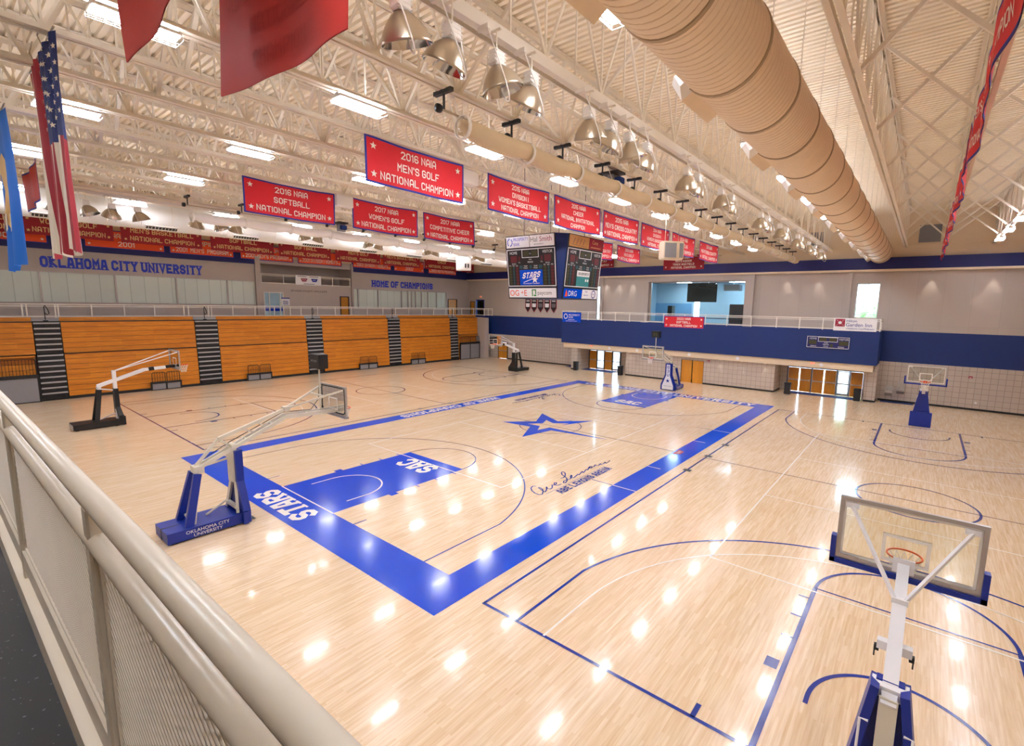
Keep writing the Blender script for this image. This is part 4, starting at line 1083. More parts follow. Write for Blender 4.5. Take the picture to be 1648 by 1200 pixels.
        font_text(mb, 'OKLAHOMA CITY UNIVERSITY', 0, 0.76, 0.06, 1.2, lambda a, b: f(a, b, 0.068), 0)
    else:
        put_text(mb, 'OCUSPORTS', 0, 1.28, 0.13, 1.0, lambda a, b: f(a, b, 0.068), 1, t=1.4)
    mb.build('lettering', ['signwhite', 'sbblack'], cp)
    # lower sponsor panel
    mb = MB(); slab(mb, f, -HW, HW, 0.0, 0.58, 0, 0.05, 1)
    if k % 2 == 0: slab(mb, f, -HW + 0.04, HW - 0.04, 0.05, 0.54, 0.05, 0.06, 0)
    else: slab(mb, f, -HW + 0.04, 0.06, 0.05, 0.54, 0.05, 0.06, 2); slab(mb, f, 0.08, HW - 0.04, 0.05, 0.54, 0.05, 0.06, 0)
    lp = mb.build('lower_sponsor_panel', ['signwhite', 'black', 'blue'], sb)
    mb = MB()
    if k % 2 == 0:
        font_text(mb, 'OG', -1.55, 0.14, 0.32, 0.8, g, 0, 'l'); font_text(mb, '+', -0.75, 0.2, 0.25, 0.25, g, 0, 'l'); font_text(mb, 'E', -0.52, 0.14, 0.32, 0.36, g, 0, 'l')
        for a0, a1, b0, b1 in ((0.0, 0.3, 0.42, 0.48), (0.0, 0.07, 0.12, 0.48), (0.23, 0.3, 0.22, 0.48), (0.12, 0.3, 0.12, 0.2)): mb.quad(g(a0, b0), g(a1, b0), g(a1, b1), g(a0, b1), 1)
        font_text(mb, 'paycom', 0.4, 0.2, 0.22, 1.15, g, 2, 'l')
    else:
        mb.add([g(-1.5, 0.12), g(-1.28, 0.14), g(-1.3, 0.3), g(-1.42, 0.48)], [(0, 1, 2, 3)], 0)
        font_text(mb, 'DRG', -1.2, 0.16, 0.28, 1.1, g, 3, 'l')
        font_text(mb, 'TW', 0.45, 0.36, 0.12, 0.3, g, 4); font_text(mb, 'telecom', 0.45, 0.2, 0.1, 0.55, g, 4)
        for q in range(16): mb.quad(*[g(1.2 + r * math.cos(a), 0.3 + r * math.sin(a)) for r, a in ((0.17, 2 * PI * q / 16), (0.22, 2 * PI * q / 16), (0.22, 2 * PI * (q + 1) / 16), (0.17, 2 * PI * (q + 1) / 16))], 4)
        font_text(mb, 'OKC', 1.2, 0.26, 0.09, 0.26, g, 4)
    mb.build('lettering', ['orangetext', 'greentext', 'greytext', 'signwhite', 'trimblue'], lp)

# ================================================================ SPEAKERS AND WHITE UNITS
def speaker_box(loc, w_, d_, h_, label, turned, white):
    t = thing('hanging_speaker', label, 'speaker', loc, 'hanging loudspeakers')
    c, s = math.cos(turned), math.sin(turned)
    def P(a, b, z): return (loc[0] + a * c - b * s, loc[1] + a * s + b * c, loc[2] + z)
    def bx(mb, a0, a1, b0, b1, z0, z1, m=0):
        mb.add([P(a0, b0, z0), P(a1, b0, z0), P(a1, b1, z0), P(a0, b1, z0), P(a0, b0, z1), P(a1, b0, z1), P(a1, b1, z1), P(a0, b1, z1)], [(3, 2, 1, 0), (4, 5, 6, 7), (0, 1, 5, 4), (1, 2, 6, 5), (2, 3, 7, 6), (3, 0, 4, 7)], m)
    mb = MB(); bx(mb, -w_ / 2, w_ / 2, -d_ / 2, d_ / 2, -h_ / 2, h_ / 2); bx(mb, -w_ / 2 + 0.03, w_ / 2 - 0.03, -d_ / 2 + 0.05, d_ / 2 - 0.05, -h_ / 2 - 0.05, h_ / 2 + 0.05); mb.build('cabinet', 'white' if white else 'cream', t)
    mb = MB()
    if white:
        for a in (-0.12, 0.12): bx(mb, w_ * 0.22 + a - 0.06, w_ * 0.22 + a + 0.06, -d_ / 2 - 0.02, -d_ / 2, -0.35, 0.0)
        mb.build('carry_slot', 'black', t)
    else:
        bx(mb, -w_ / 2 + 0.06, w_ * 0.12, -d_ / 2 - 0.03, -d_ / 2, -h_ / 2 + 0.05, h_ / 2 - 0.05); bx(mb, w_ * 0.28, w_ / 2 - 0.05, -d_ / 2 - 0.03, -d_ / 2, -h_ / 2 + 0.05, h_ / 2 - 0.05); mb.build('grille', 'greypanel', t)
    for a in (-w_ / 3, 0, w_ / 3):
        mb = MB(); mb.tube([P(a, 0, h_ / 2), P(a, 0, 11.9 - loc[2])], 0.012, 6); mb.build('hanger', 'shade', t)
speaker_box((3.0, -5.6, 10.0), 1.15, 0.6, 0.85, 'beige loudspeaker with grey grille hung before the row of red banners', -0.7, False)
speaker_box((7.7, 15.75, 10.45), 1.3, 0.7, 1.05, 'white loudspeaker with two black slots hung left of the scoreboard', -0.75, True)
for i, (x, y, lab) in enumerate(((-9.15, -3.0, "right of the men's golf 2016 banner"), (-9.43, 5.12, 'right of the softball 2016 banner'), (-0.3, -3.0, 'left of the cross country 2015 banner'), (8.2, -3.0, 'behind the hanging speaker'))):
    mb = MB(); mb.rbox(x - 0.42, x + 0.42, y, y + 0.4, 11.35, 11.86, 0.04)
    for k in range(5): mb.box(x - 0.38, x + 0.38, y - 0.01, y, 11.4 + k * 0.07, 11.43 + k * 0.07)
    o = mb.build('heater_unit', 'whitefab', loc=(x, y, 11.35)); tag(o, 'small white roof unit %s' % lab, 'heater', 'small white roof units')
# five pointed pennants on the far wall
for i in range(5):
    y = 22.7 - i * 1.0; mb = MB()
    zt, zb = 7.75, 6.1
    out = [(24.36, y, zt), (24.36, y - 0.86, zt), (24.36, y - 0.86, zb + 0.55), (24.36, y - 0.43, zb), (24.36, y, zb + 0.55)]
    mb.prism(out, (-0.03, 0, 0), 0)
    inn = [(24.325, y - 0.06, zt - 0.05), (24.325, y - 0.8, zt - 0.05), (24.325, y - 0.8, zb + 0.58), (24.325, y - 0.43, zb + 0.1), (24.325, y - 0.06, zb + 0.58)]
    mb.add(inn, [(0, 1, 2, 3, 4)], 1)
    mb.add([(24.32, y - 0.12, 7.2), (24.32, y - 0.74, 7.2), (24.32, y - 0.7, 6.75), (24.32, y - 0.16, 6.75)], [(0, 1, 2, 3)], (2, 2, 3, 2, 3)[i])
    put_text(mb, 'NAIA', 0, 0, 0.2, 0.6, lambda a, b, y=y: (24.318, y - 0.43 - a, 7.4 + b), 2, t=1.3)
    o = mb.build('wall_pennant', ['crimson', 'sbblack', 'signwhite', 'greytext'], loc=(24.35, y - 0.43, zt))
    tag(o, 'pointed dark pennant under the scoreboard, %s from the left of five' % ORD[i], 'pennant', 'pointed wall pennants')
# ================================================================ BLEACHERS
LOW0, LOWN, LP_ = 0.17, 8, 0.365
UPZ, UPN, UP_ = 3.12, 6, 0.352
def rows(mb, x0, x1, y0, z0, n, pitch, lean):
    for k in range(n):
        y = y0 + lean * k; z = z0 + pitch * k
        mb.box(x0 + 0.01, x1 - 0.01, y, y + 0.06, z + 0.022, z + pitch, 0)
        mb.box(x0, x1, y + 0.03, y + 0.5, z, z + pitch, 1)
def bleacher(x0, x1, label, lower=True):
    t = thing('bleacher_section', label, 'bleachers', (x0, 29.2, 0), 'closed bleacher sections')
    if lower:
        mb = MB(); rows(mb, x0, x1, 29.2, LOW0, LOWN, LP_, 0.012); mb.build('lower_tier', ['bleach', 'black'], t)
        mb = MB(); mb.box(x0, x1, 29.12, 29.7, 0, LOW0); mb.box(x0, x1, 29.2, 29.9, 3.085, UPZ); mb.build('black_base', 'black', t)  # kick base, plus a thin black strip painting the shadow under the overhang
    mb = MB(); rows(mb, x0, x1, 29.36, UPZ, UPN, UP_, 0.012); mb.build('upper_tier', ['bleach', 'black'], t)
    mb = MB(); mb.box(x0, x1, 29.7, 29.76, 5.29, 5.56, 0); mb.box(x0, x1, 29.4, 30.2, 5.23, 5.27, 1); mb.build('top_row', ['bleach', 'black'], t)
    return t
bleacher(-21.6, -17.7, 'orange wood bleacher section at the left edge of the photo', lower=False)
bleacher(-16.37, -8.69, 'orange wood bleacher section behind the black portable hoop at left')
bleacher(-7.07, 0.22, 'orange wood bleacher section just left of the main hoop shot clock')
bleacher(1.78, 9.12, 'orange wood bleacher section just right of the main hoop shot clock')
bleacher(10.68, 17.91, 'orange wood bleacher section under the right blue words')
bleacher(19.22, 22.6, 'short orange wood bleacher section beside the grey corner pillar', lower=False)
def aisle(x0, x1, label):
    t = thing('bleacher_aisle', label, 'steps', (x0, 29.2, 0), 'closed aisle steps')
    k = 0
    for z0, n, p, y0 in ((LOW0, LOWN, LP_, 29.2), (UPZ, UPN, UP_, 29.36)):
        for i in range(n):
            z = z0 + p * i; y = y0 + 0.012 * i - 0.02
            mb = MB(); mb.box(x0 + 0.02, x1 - 0.02, y + 0.05, y + 0.5, z, z + p, 0); mb.box(x0 + 0.02, x1 - 0.02, y - 0.02, y + 0.1, z + p - 0.11, z + p - 0.01, 1)
            if i % 2: mb.box((x0 + x1) / 2 - 0.06, (x0 + x1) / 2 + 0.06, y - 0.01, y + 0.06, z + 0.08, z + 0.16, 0)
            mb.build('step', ['black', 'nose'], t)
    mb = MB(); mb.box(x0, x1, 29.14, 29.7, 0, 0.17)
    for x in (x0 + 0.15, (x0 + x1) / 2, x1 - 0.15): mb.box(x - 0.03, x + 0.03, 29.06, 29.2, 0.02, 0.26)
    mb.box(x0, x1, 29.5, 30.2, 5.22, 5.3); mb.build('black_base', 'black', t)
    mb = MB(); mb.box(x0, x1, 29.65, 29.8, 5.3, 5.38); mb.box(x0, x1, 29.85, 30.0, 5.42, 5.5); mb.build('top_step', 'nose', t)
    mb = MB(); c = (x0 + x1) / 2
    mb.tube([(c, 29.7, 5.3), (c, 29.7, 6.28), (c + 0.05, 29.72, 6.34), (c + 0.18, 29.85, 6.1), (c + 0.24, 29.9, 5.8), (c + 0.12, 29.8, 5.72), (c + 0.02, 29.72, 5.85)], 0.025, 6); mb.box(c - 0.12, c + 0.12, 29.6, 29.8, 5.27, 5.36)
    mb.build('handrail', 'black', t)
aisle(-17.68, -16.39, 'black and grey aisle steps, leftmost in the photo')
aisle(-8.67, -7.09, 'black and grey aisle steps right of the black hoop net')
aisle(0.24, 1.76, 'black and grey aisle steps behind the main hoop shot clock')
aisle(9.14, 10.66, 'black and grey aisle steps between the two right low railings')
aisle(17.93, 19.2, 'black and grey aisle steps next to the short corner section')

def cutout(x0, x1, zp, zr, zt, label, y=28.96, n=2):
    t = thing('railed_platform', label, 'platform', (x0, y, 0), 'grey platforms with black railings')
    w_ = (x1 - x0) / n
    mb = MB(); mb.box(x0, x1, y, y + 0.12, 0, 0.06); mb.box(x0, x1, y - 0.04, y + 0.12, zp, zr)
    for i in range(n + 1): mb.box(x0 + i * w_ - 0.05, x0 + i * w_ + 0.05, y, y + 0.12, 0, zr)
    mb.build('frame', 'black', t)
    for i in range(n):
        a, b = x0 + i * w_ + 0.06, x0 + (i + 1) * w_ - 0.06
        mb = MB(); mb.box(a, b, y + 0.02, y + 0.1, 0.06, zp); mb.build('panel', 'greypanel', t)
        mb = MB(); r = 0.12
        mb.tube([(a, y + 0.03, zr), (a, y + 0.03, zt - r), (a + r * 0.4, y + 0.03, zt - r * 0.2), (a + r, y + 0.03, zt), (b - r, y + 0.03, zt), (b - r * 0.4, y + 0.03, zt - r * 0.2), (b, y + 0.03, zt - r), (b, y + 0.03, zr)], 0.022, 6)
        k = max(5, int((b - a) / 0.14))
        for j in range(1, k): mb.tube([(a + (b - a) * j / k, y + 0.03, zr), (a + (b - a) * j / k, y + 0.03, zt)], 0.013, 5)
        mb.build('railing', 'black', t)
cutout(-11.87, -10.02, 0.5, 0.64, 1.36, 'low black railing on grey panels under the black hoop backboard')
cutout(-5.22, -3.27, 0.5, 0.64, 1.36, 'low black railing on grey panels right of the second aisle')
cutout(5.4, 7.46, 0.5, 0.64, 1.32, 'low black railing on grey panels right of the shot clock')
cutout(11.82, 13.81, 0.5, 0.64, 1.3, 'low black railing on grey panels farthest along the bleachers')
cutout(-21.6, -17.76, 1.62, 1.84, 2.86, 'tall grey panel wall with black railing at the left edge', n=2)
cutout(19.3, 22.6, 1.9, 2.15, 2.85, 'tall grey panel wall with railing beside the corner pillar', n=2)
for x0, x1, lab in ((-21.6, -17.76, 'brown seat bank behind the railing at the left edge'), (19.3, 22.6, 'brown seat bank behind the railing by the corner pillar')):
    mb = MB()
    for k in range(3): mb.box(x0, x1, 29.5 + 0.1 * k, 30.2, 1.7 + 0.4 * k, 2.08 + 0.4 * k)
    mb.box(x0, x1, 29.25, 29.6, 2.95, 3.06); mb.box(x0, x1, 29.55, 30.1, 0, 1.7)
    o = mb.build('seat_bank', 'bleach', loc=(x0, 29.5, 1.7)); tag(o, lab, 'seats', 'seat banks behind railings')

# ================================================================ RAILINGS
def rail_run(t, pts, z0, z1, posts, mat='railwhite', r=0.035, mid=0.13):
    for (a, b) in zip(pts, pts[1:]):
        mb = MB(); mb.tube([(a[0], a[1], z1), (b[0], b[1], z1)], r, 8); mb.beam((a[0], a[1], z1 - mid), (b[0], b[1], z1 - mid), 0.05, 0.05); mb.build('top_rail', mat, t)
        mb = MB(); mb.beam((a[0], a[1], z0 + 0.1), (b[0], b[1], z0 + 0.1), 0.05, 0.08); mb.build('bottom_rail', mat, t)
    for p in posts:
        mb = MB(); mb.box(p[0] - 0.035, p[0] + 0.035, p[1] - 0.035, p[1] + 0.035, z0, z1); mb.build('post', mat, t)
t = thing('concourse_railing', 'white metal railing along the top of the bleachers', 'railing', (0, 30.2, 5.25))
px = [-21.5,  -19.4, -18.0, -17.8, -16.45, -16.3, -14.6, -12.8, -11.0, -9.1, -8.8, -7.4, -7.2, -5.6, -3.85, -2.2, -0.8, 0.2, 1.8, 3.6, 5.4, 7.2, 9.1, 10.7, 12.5, 14.3, 16.1, 17.9, 19.2, 20.6, 22.7]
rail_run(t, [(-21.5, 30.2), (22.75, 30.2), (22.75, 28.3), (24.3, 28.3)], 5.5, 6.42, [(x, 30.2) for x in px] + [(22.75, 28.3), (23.5, 28.3), (24.28, 28.3)])
t = thing('balcony_railing', 'white metal railing along the navy far balcony', 'railing', (21.75, 0, 5.5))
py = [15.05, 13.4, 11.7, 10.0, 8.38, 6.74, 5.03, 3.1, 1.0, -0.95, -2.89, -4.93, -6.95, -8.68, -10.35, -12.4, -14.1]
rail_run(t, [(24.3, 15.04), (21.76, 15.04), (21.76, -14.1), (24.3, -14.1)], 5.5, 6.4, [(21.76, y) for y in py] + [(23.0, -14.1), (23.0, 15.04)])
t = thing('recess_railing', 'short white railing across the recessed upper balcony at left', 'railing', (2.4, 33.0, 8.5))
rail_run(t, [(-2.1, 33.02), (7.0, 33.02)], 8.52, 9.45, [(x, 33.02) for x in (-2.05, 0.0, 2.3, 5.0, 6.95)])
# the near track railing
t = thing('track_railing', 'thick cream double pipe railing with mesh panels in the foreground', 'railing', (-21.85, -15, 5.33))
def RXf(y): return -21.84 - 0.0125 * (max(-29, min(y, -9)) + 15.6)
for nm, zz in (('top_rail', 6.385), ('second_rail', 6.262)):
    mb = MB(); mb.tube([(RXf(y), y, zz) for y in (-28.9, -9.0, 28.8)], 0.0295, 24); mb.build(nm, 'railcream', t, smooth=True)
ys = [-14.83 + 1.9 * k for k in range(-7, 23)]
for y in ys:
    mb = MB(); X_ = RXf(y); mb.rbox(X_ - 0.025, X_ + 0.025, y - 0.03, y + 0.03, 5.35, 6.37, 0.006); mb.rbox(X_ - 0.04, X_ + 0.04, y - 0.05, y + 0.05, 5.33, 5.35, 0.004); mb.build('post', 'railcream', t)
for nm, w_, za, zb in (('lower_rail', 0.022, 5.5, 5.6), ('kick_plate', 0.05, 5.33, 5.44)):
    mb = MB()
    for ya, yb in ((-28.9, -9.0), (-9.0, 28.8)): mb.beam((RXf(ya), ya, (za + zb) / 2), (RXf(yb), yb, (za + zb) / 2), 2 * w_, zb - za)
    mb.build(nm, 'railcream', t)
for y0, y1 in zip(ys, ys[1:]):
    if y0 < -24 or y0 > -7: continue
    a, b, za, zb = y0 + 0.035, y1 - 0.035, 5.6, 6.225
    RX = RXf((a + b) / 2); kx = -0.0125; fx = lambda y: RX + kx * (y - (a + b) / 2)
    mb = MB()
    for (q0, q1, q2, q3) in ((a, b, za, za + 0.018), (a, b, zb - 0.018, zb), (a, a + 0.018, za, zb), (b - 0.018, b, za, zb)):
        mb.beam((fx(q0), q0, (q2 + q3) / 2), (fx(q1), q1, (q2 + q3) / 2), 0.02, q3 - q2)
    f = mb.build('panel_frame', 'railcream', t)
    mb = MB(); pw, ph_ = 0.058, 0.031         # flat expanded-metal strands
    sl = ph_ / pw; H = zb - za; Wd = b - a; n = int((Wd * sl + H) / ph_)
    for k in range(n):
        c0 = k * ph_
        for sg in (1, -1):
            s0 = max(0, (c0 - H) / sl); s1 = min(Wd, c0 / sl)
            if s1 - s0 < 0.01: continue
            g = (lambda s: a + s) if sg > 0 else (lambda s: b - s)
            mb.beam((fx(g(s0)) + 0.002 * sg, g(s0), za + c0 - sl * s0), (fx(g(s1)) + 0.002 * sg, g(s1), za + c0 - sl * s1), 0.0085, 0.004, up=(1, 0, 0))
    mb.build('mesh_infill', 'mesh', f)

# ================================================================ PORTABLE BASKETBALL HOOPS
def rim_and_board(t, P, pad, dark, ring_net='net'):
    """backboard, rim, net; P(a, b, z): a back from the face of the board, b across"""
    def bx(mb, a0, a1, b0, b1, z0, z1, m=0):
        q = [P(a0, b0, z0), P(a1, b0, z0), P(a1, b1, z0), P(a0, b1, z0), P(a0, b0, z1), P(a1, b0, z1), P(a1, b1, z1), P(a0, b1, z1)]
        mb.add(q, [(3, 2, 1, 0), (4, 5, 6, 7), (0, 1, 5, 4), (1, 2, 6, 5), (2, 3, 7, 6), (3, 0, 4, 7)], m)
    z0, z1 = 2.9, 3.97
    mb = MB()
    for q in ((-0.915, 0.915, z0, z0 + 0.07), (-0.915, 0.915, z1 - 0.06, z1), (-0.915, -0.855, z0 + 0.07, z1 - 0.06), (0.855, 0.915, z0 + 0.07, z1 - 0.06)): bx(mb, 0.0, 0.06, *q)
    bd = mb.build('backboard_frame', 'alu', t)
    mb = MB(); bx(mb, 0.015, 0.03, -0.86, 0.86, z0 + 0.06, z1 - 0.05); mb.build('glass', 'bbglass', bd)
    mb = MB()
    for q in ((-0.86, 0.86, z0 + 0.07, z0 + 0.11), (-0.86, 0.86, z1 - 0.1, z1 - 0.06), (-0.86, -0.82, z0 + 0.11, z1 - 0.1), (0.82, 0.86, z0 + 0.11, z1 - 0.1)): [bx(mb, a_, a_ + 0.003, *q, 0) for a_ in (0.01, 0.032)]
    for q in ((-0.305, 0.305, 3.06, 3.11), (-0.305, 0.305, 3.46, 3.51), (-0.305, -0.255, 3.11, 3.46), (0.255, 0.305, 3.11, 3.46)): [bx(mb, a_, a_ + 0.003, *q, 0) for a_ in (0.01, 0.032)]
    mb.build('target_lines', 'nose' if dark == 2 else 'linewhite', bd)
    if dark == 1:
        mb = MB(); r = 0.12
        pts = [P(0.05, b, z) for b, z in ((-0.84, 3.1), (-0.84, 3.78), (-0.8, 3.86), (-0.7, 3.9), (0.7, 3.9), (0.8, 3.86), (0.84, 3.78), (0.84, 3.1), (0.8, 3.02), (0.7, 2.97), (-0.7, 2.97), (-0.8, 3.02))]
        mb.tube(pts, 0.025, 6, closed=True); mb.build('gasket', 'black', bd)
    mb = MB()
    if pad == 'padblue':
        bx(mb, -0.04, 0.1, -0.99, 0.99, z0 - 0.08, z0 + 0.0); bx(mb, -0.04, 0.1, -0.99, -0.915, z0 - 0.08, z0 + 0.38); bx(mb, -0.04, 0.1, 0.915, 0.99, z0 - 0.08, z0 + 0.38)
    else: bx(mb, -0.03, 0.09, -0.93, 0.93, z0 - 0.06, z0 + 0.01)
    mb.build('edge_padding', pad, t)
    mb = MB(); n = 28
    mb.tube([P(-0.38 + 0.235 * math.cos(2 * PI * k / n), 0.235 * math.sin(2 * PI * k / n), 3.05) for k in range(n)], 0.014, 8, closed=True)
    bx(mb, -0.16, 0.012, -0.09, 0.09, 2.98, 3.065); bx(mb, -0.16, -0.02, -0.07, 0.07, 2.94, 2.99)
    rm = mb.build('rim', 'orange', t)
    mb = MB(); n = 12
    for k in range(n):
        for sg in (1, -1):
            pts = []
            for i in range(7):
                v = i / 6; r = 0.225 - 0.1 * v ** 0.7; a = 2 * PI * (k + sg * v * 1.5) / n
                pts.append(P(-0.38 + r * math.cos(a), r * math.sin(a), 3.03 - 0.42 * v))
            mb.tube(pts, 0.0065, 4, caps=False)
    mb.build('net', 'net', rm)
    return bx

def hoop_main(s, X0, yc, label, cat='basketball hoop', front=False):
    P = lambda a, b, z: (X0 - s * a, yc + s * b, z)
    t = thing('basketball_hoop', label, cat, (X0 - s * 4.3, yc, 0))
    bx = rim_and_board(t, P, 'greypanel', 1)
    BW = 0.56
    mb = MB(); bx(mb, 3.35, 5.35, -BW, BW, 0.05, 0.36, 0); bx(mb, 5.28, 5.36, -0.03, 0.03, 0.06, 0.37, 1)
    bx(mb, 4.9, 5.36, -0.02, 0.02, 0.355, 0.365, 1)
    for a in (3.6, 5.1):
        for b in (-0.45, 0.45): bx(mb, a, a + 0.15, b - 0.05, b + 0.05, 0.0, 0.06, 1)
    base = mb.build('padded_base', ['padblue', 'black'], t)
    mb = MB()
    for side in (-1, 1):
        f = lambda a, b, side=side: P(4.35 + side * a, side * (BW + 0.008), b)
        font_text(mb, 'OKLAHOMA CITY', 0, 0.21, 0.1, 1.3, f); font_text(mb, 'UNIVERSITY', 0, 0.08, 0.1, 1.0, f)
    mb.build('lettering', 'signwhite', base)
    # front mast: cream channels with a bottle shaped pad
    mb = MB()
    for b in (-1, 1):
        mb.beam(P(3.5, b * 0.42, 0.36), P(3.42, b * 0.15, 1.3), 0.08, 0.1); mb.beam(P(3.42, b * 0.15, 1.3), P(3.38, b * 0.13, 2.42), 0.08, 0.1)
    bx(mb, 3.36, 3.5, -0.17, 0.17, 1.3, 2.4); bx(mb, 3.46, 3.56, -0.42, 0.42, 0.5, 0.6); bx(mb, 3.33, 3.47, -0.19, 0.19, 2.38, 2.5)
    bx(mb, 3.505, 3.51, -0.08, 0.08, 1.75, 2.05)
    mast = mb.build('front_mast', 'hoopcream', t)
    prof = [(0.62, 0.03), (0.62, 0.42), (0.26, 1.3), (0.24, 2.3)]
    poly = [P(3.35, w_, z) for w_, z in prof] + [P(3.35, -w_, z) for w_, z in reversed(prof)]
    mb = MB(); v = Vector(P(3.2, 0, 0)) - Vector(P(3.35, 0, 0)); mb.prism(poly, v, 0)
    for sd in (-1, 1):
        for (w0, za), (w1, zb) in zip(prof, prof[1:]): mb.beam(P(3.36, sd * w0, za), P(3.36, sd * w1, zb), 0.12, 0.14, 0)
    mp = mb.build('mast_pad', 'padblue', t)
    if front:
        fp = [(0.5, 0.08), (0.5, 0.4), (0.17, 1.28), (0.16, 2.2)]
        mb = MB(); mb.add([P(3.19, w_, z) for w_, z in fp] + [P(3.19, -w_, z) for w_, z in reversed(fp)], [tuple(range(8))], 0)
        for i, ch in enumerate('OCU'): put_text(mb, ch, 0, 1.86 - 0.33 * i, 0.24, 0.3, lambda a, b: P(3.18, -a if s < 0 else -a, b), 1, t=1.3)
        Sp = star_pts(0, 0, 1, 0.4); mb.add([P(3.18, 0, 0.82)] + [P(3.18, -a * 0.2, 0.82 + b * 0.18) for a, b in Sp], [(0, 1 + i, 1 + (i + 1) % 10) for i in range(10)], 1)
        font_text(mb, 'OKLAHOMA CITY UNIVERSITY', 0, 0.34, 0.06, 0.75, lambda a, b: P(3.18, -a, b), 1)
        mb.build('mast_sign', ['signwhite', 'padblue'], mp)
    for b in (-1, 1):
        mb = MB(); mb.beam(P(4.78, b * 0.42, 0.36), P(4.42, b * 0.2, 1.82), 0.13, 0.2, up=P(1, 0, 0) if False else (1, 0, 0)); mb.build('rear_pad', 'padblue', t)
        mb = MB(); mb.beam(P(4.62, b * 0.34, 0.36), P(4.36, b * 0.13, 1.95), 0.06, 0.06); mb.build('rear_strut', 'hoopcream', t)
    mb = MB(); bx(mb, 4.22, 4.48, -0.17, 0.17, 1.82, 2.02); mb.beam(P(4.66, -0.36, 0.48), P(4.66, 0.36, 0.48), 0.06, 0.06); mb.beam(P(4.3, 0, 1.95), P(3.45, 0, 2.06), 0.05, 0.05); mb.beam(P(4.2, 0.1, 0.38), P(3.6, 0.05, 0.72), 0.05, 0.05); mb.build('rear_pivot', 'hoopcream', t)
    # double arm
    mb = MB()
    for b in (-0.1, 0.1):
        mb.beam(P(4.36, b, 1.95), P(1.72, b * 1.6, 3.12), 0.07, 0.11); mb.beam(P(1.75, b * 1.6, 3.1), P(0.08, b * 2.2, 3.05), 0.07, 0.13)
    for a, z in ((3.0, 2.56), (2.2, 2.92), (1.0, 3.08), (0.4, 3.06)): mb.beam(P(a, -0.16, z), P(a, 0.16, z), 0.06, 0.06)
    arm = mb.build('lower_arm', 'hoopcream', t)
    mb = MB()
    mb.beam(P(4.4, 0, 2.0), P(3.75, 0, 2.72), 0.08, 0.08); mb.beam(P(3.75, 0, 2.72), P(1.7, 0, 3.34), 0.1, 0.1); mb.beam(P(3.75, 0, 2.7), P(3.42, 0, 2.42), 0.06, 0.06)
    mb.beam(P(2.6, 0, 3.05), P(2.4, 0, 2.84), 0.05, 0.05); mb.beam(P(3.1, 0, 2.9), P(2.7, 0, 2.72), 0.05, 0.05); bx(mb, 1.62, 1.8, -0.12, 0.12, 3.26, 3.42)
    for b in (-1, 1): mb.beam(P(1.7, b * 0.06, 3.36), P(0.06, b * 0.78, 3.86), 0.06, 0.06)
    mb.beam(P(0.62, -0.53, 3.69), P(0.62, 0.53, 3.69), 0.045, 0.045)
    mb.build('upper_brace', 'hoopcream', t)
    mb = MB(); pts = [P(4.4, 0.05, 2.05), P(3.4, 0.08, 2.55), P(1.75, 0.12, 3.22), P(0.8, 0.12, 3.16), P(0.55, 0.05, 3.5), P(0.5, 0, 4.2), P(0.48, 0, 4.6)]; mb.tube(pts, 0.012, 5); mb.build('cable', 'black', t)
    mb = MB(); mb.tube([P(0.5, 0, 3.1), P(0.5, 0, 4.62)], 0.03, 8); mb.build('clock_pole', 'hoopcream', t)
    mb = MB(); bx(mb, 0.33, 0.67, -0.33, 0.33, 4.62, 5.12, 0)
    ck = mb.build('shot_clock', 'black', t)
    mb = MB(); font_text(mb, 'SHOT CLOCK', 0, 4.86, 0.07, 0.42, lambda a, b: P(0.675, -a, b) if s < 0 else P(0.675, -a, b), 0)
    for b in (-0.1, 0.1): bx(mb, 0.318, 0.329, b - 0.07, b + 0.07, 4.72, 5.0, 1)
    mb.build('clock_face', ['nose', 'digitamber'], ck)
    return t
hoop_main(1, -13.1, 0.08, 'cream and royal blue portable hoop with shot clock beside the painted word', front=False)
hoop_main(-1, 13.3, 0.05, 'blue padded portable hoop with white front sign at far baseline', front=True)

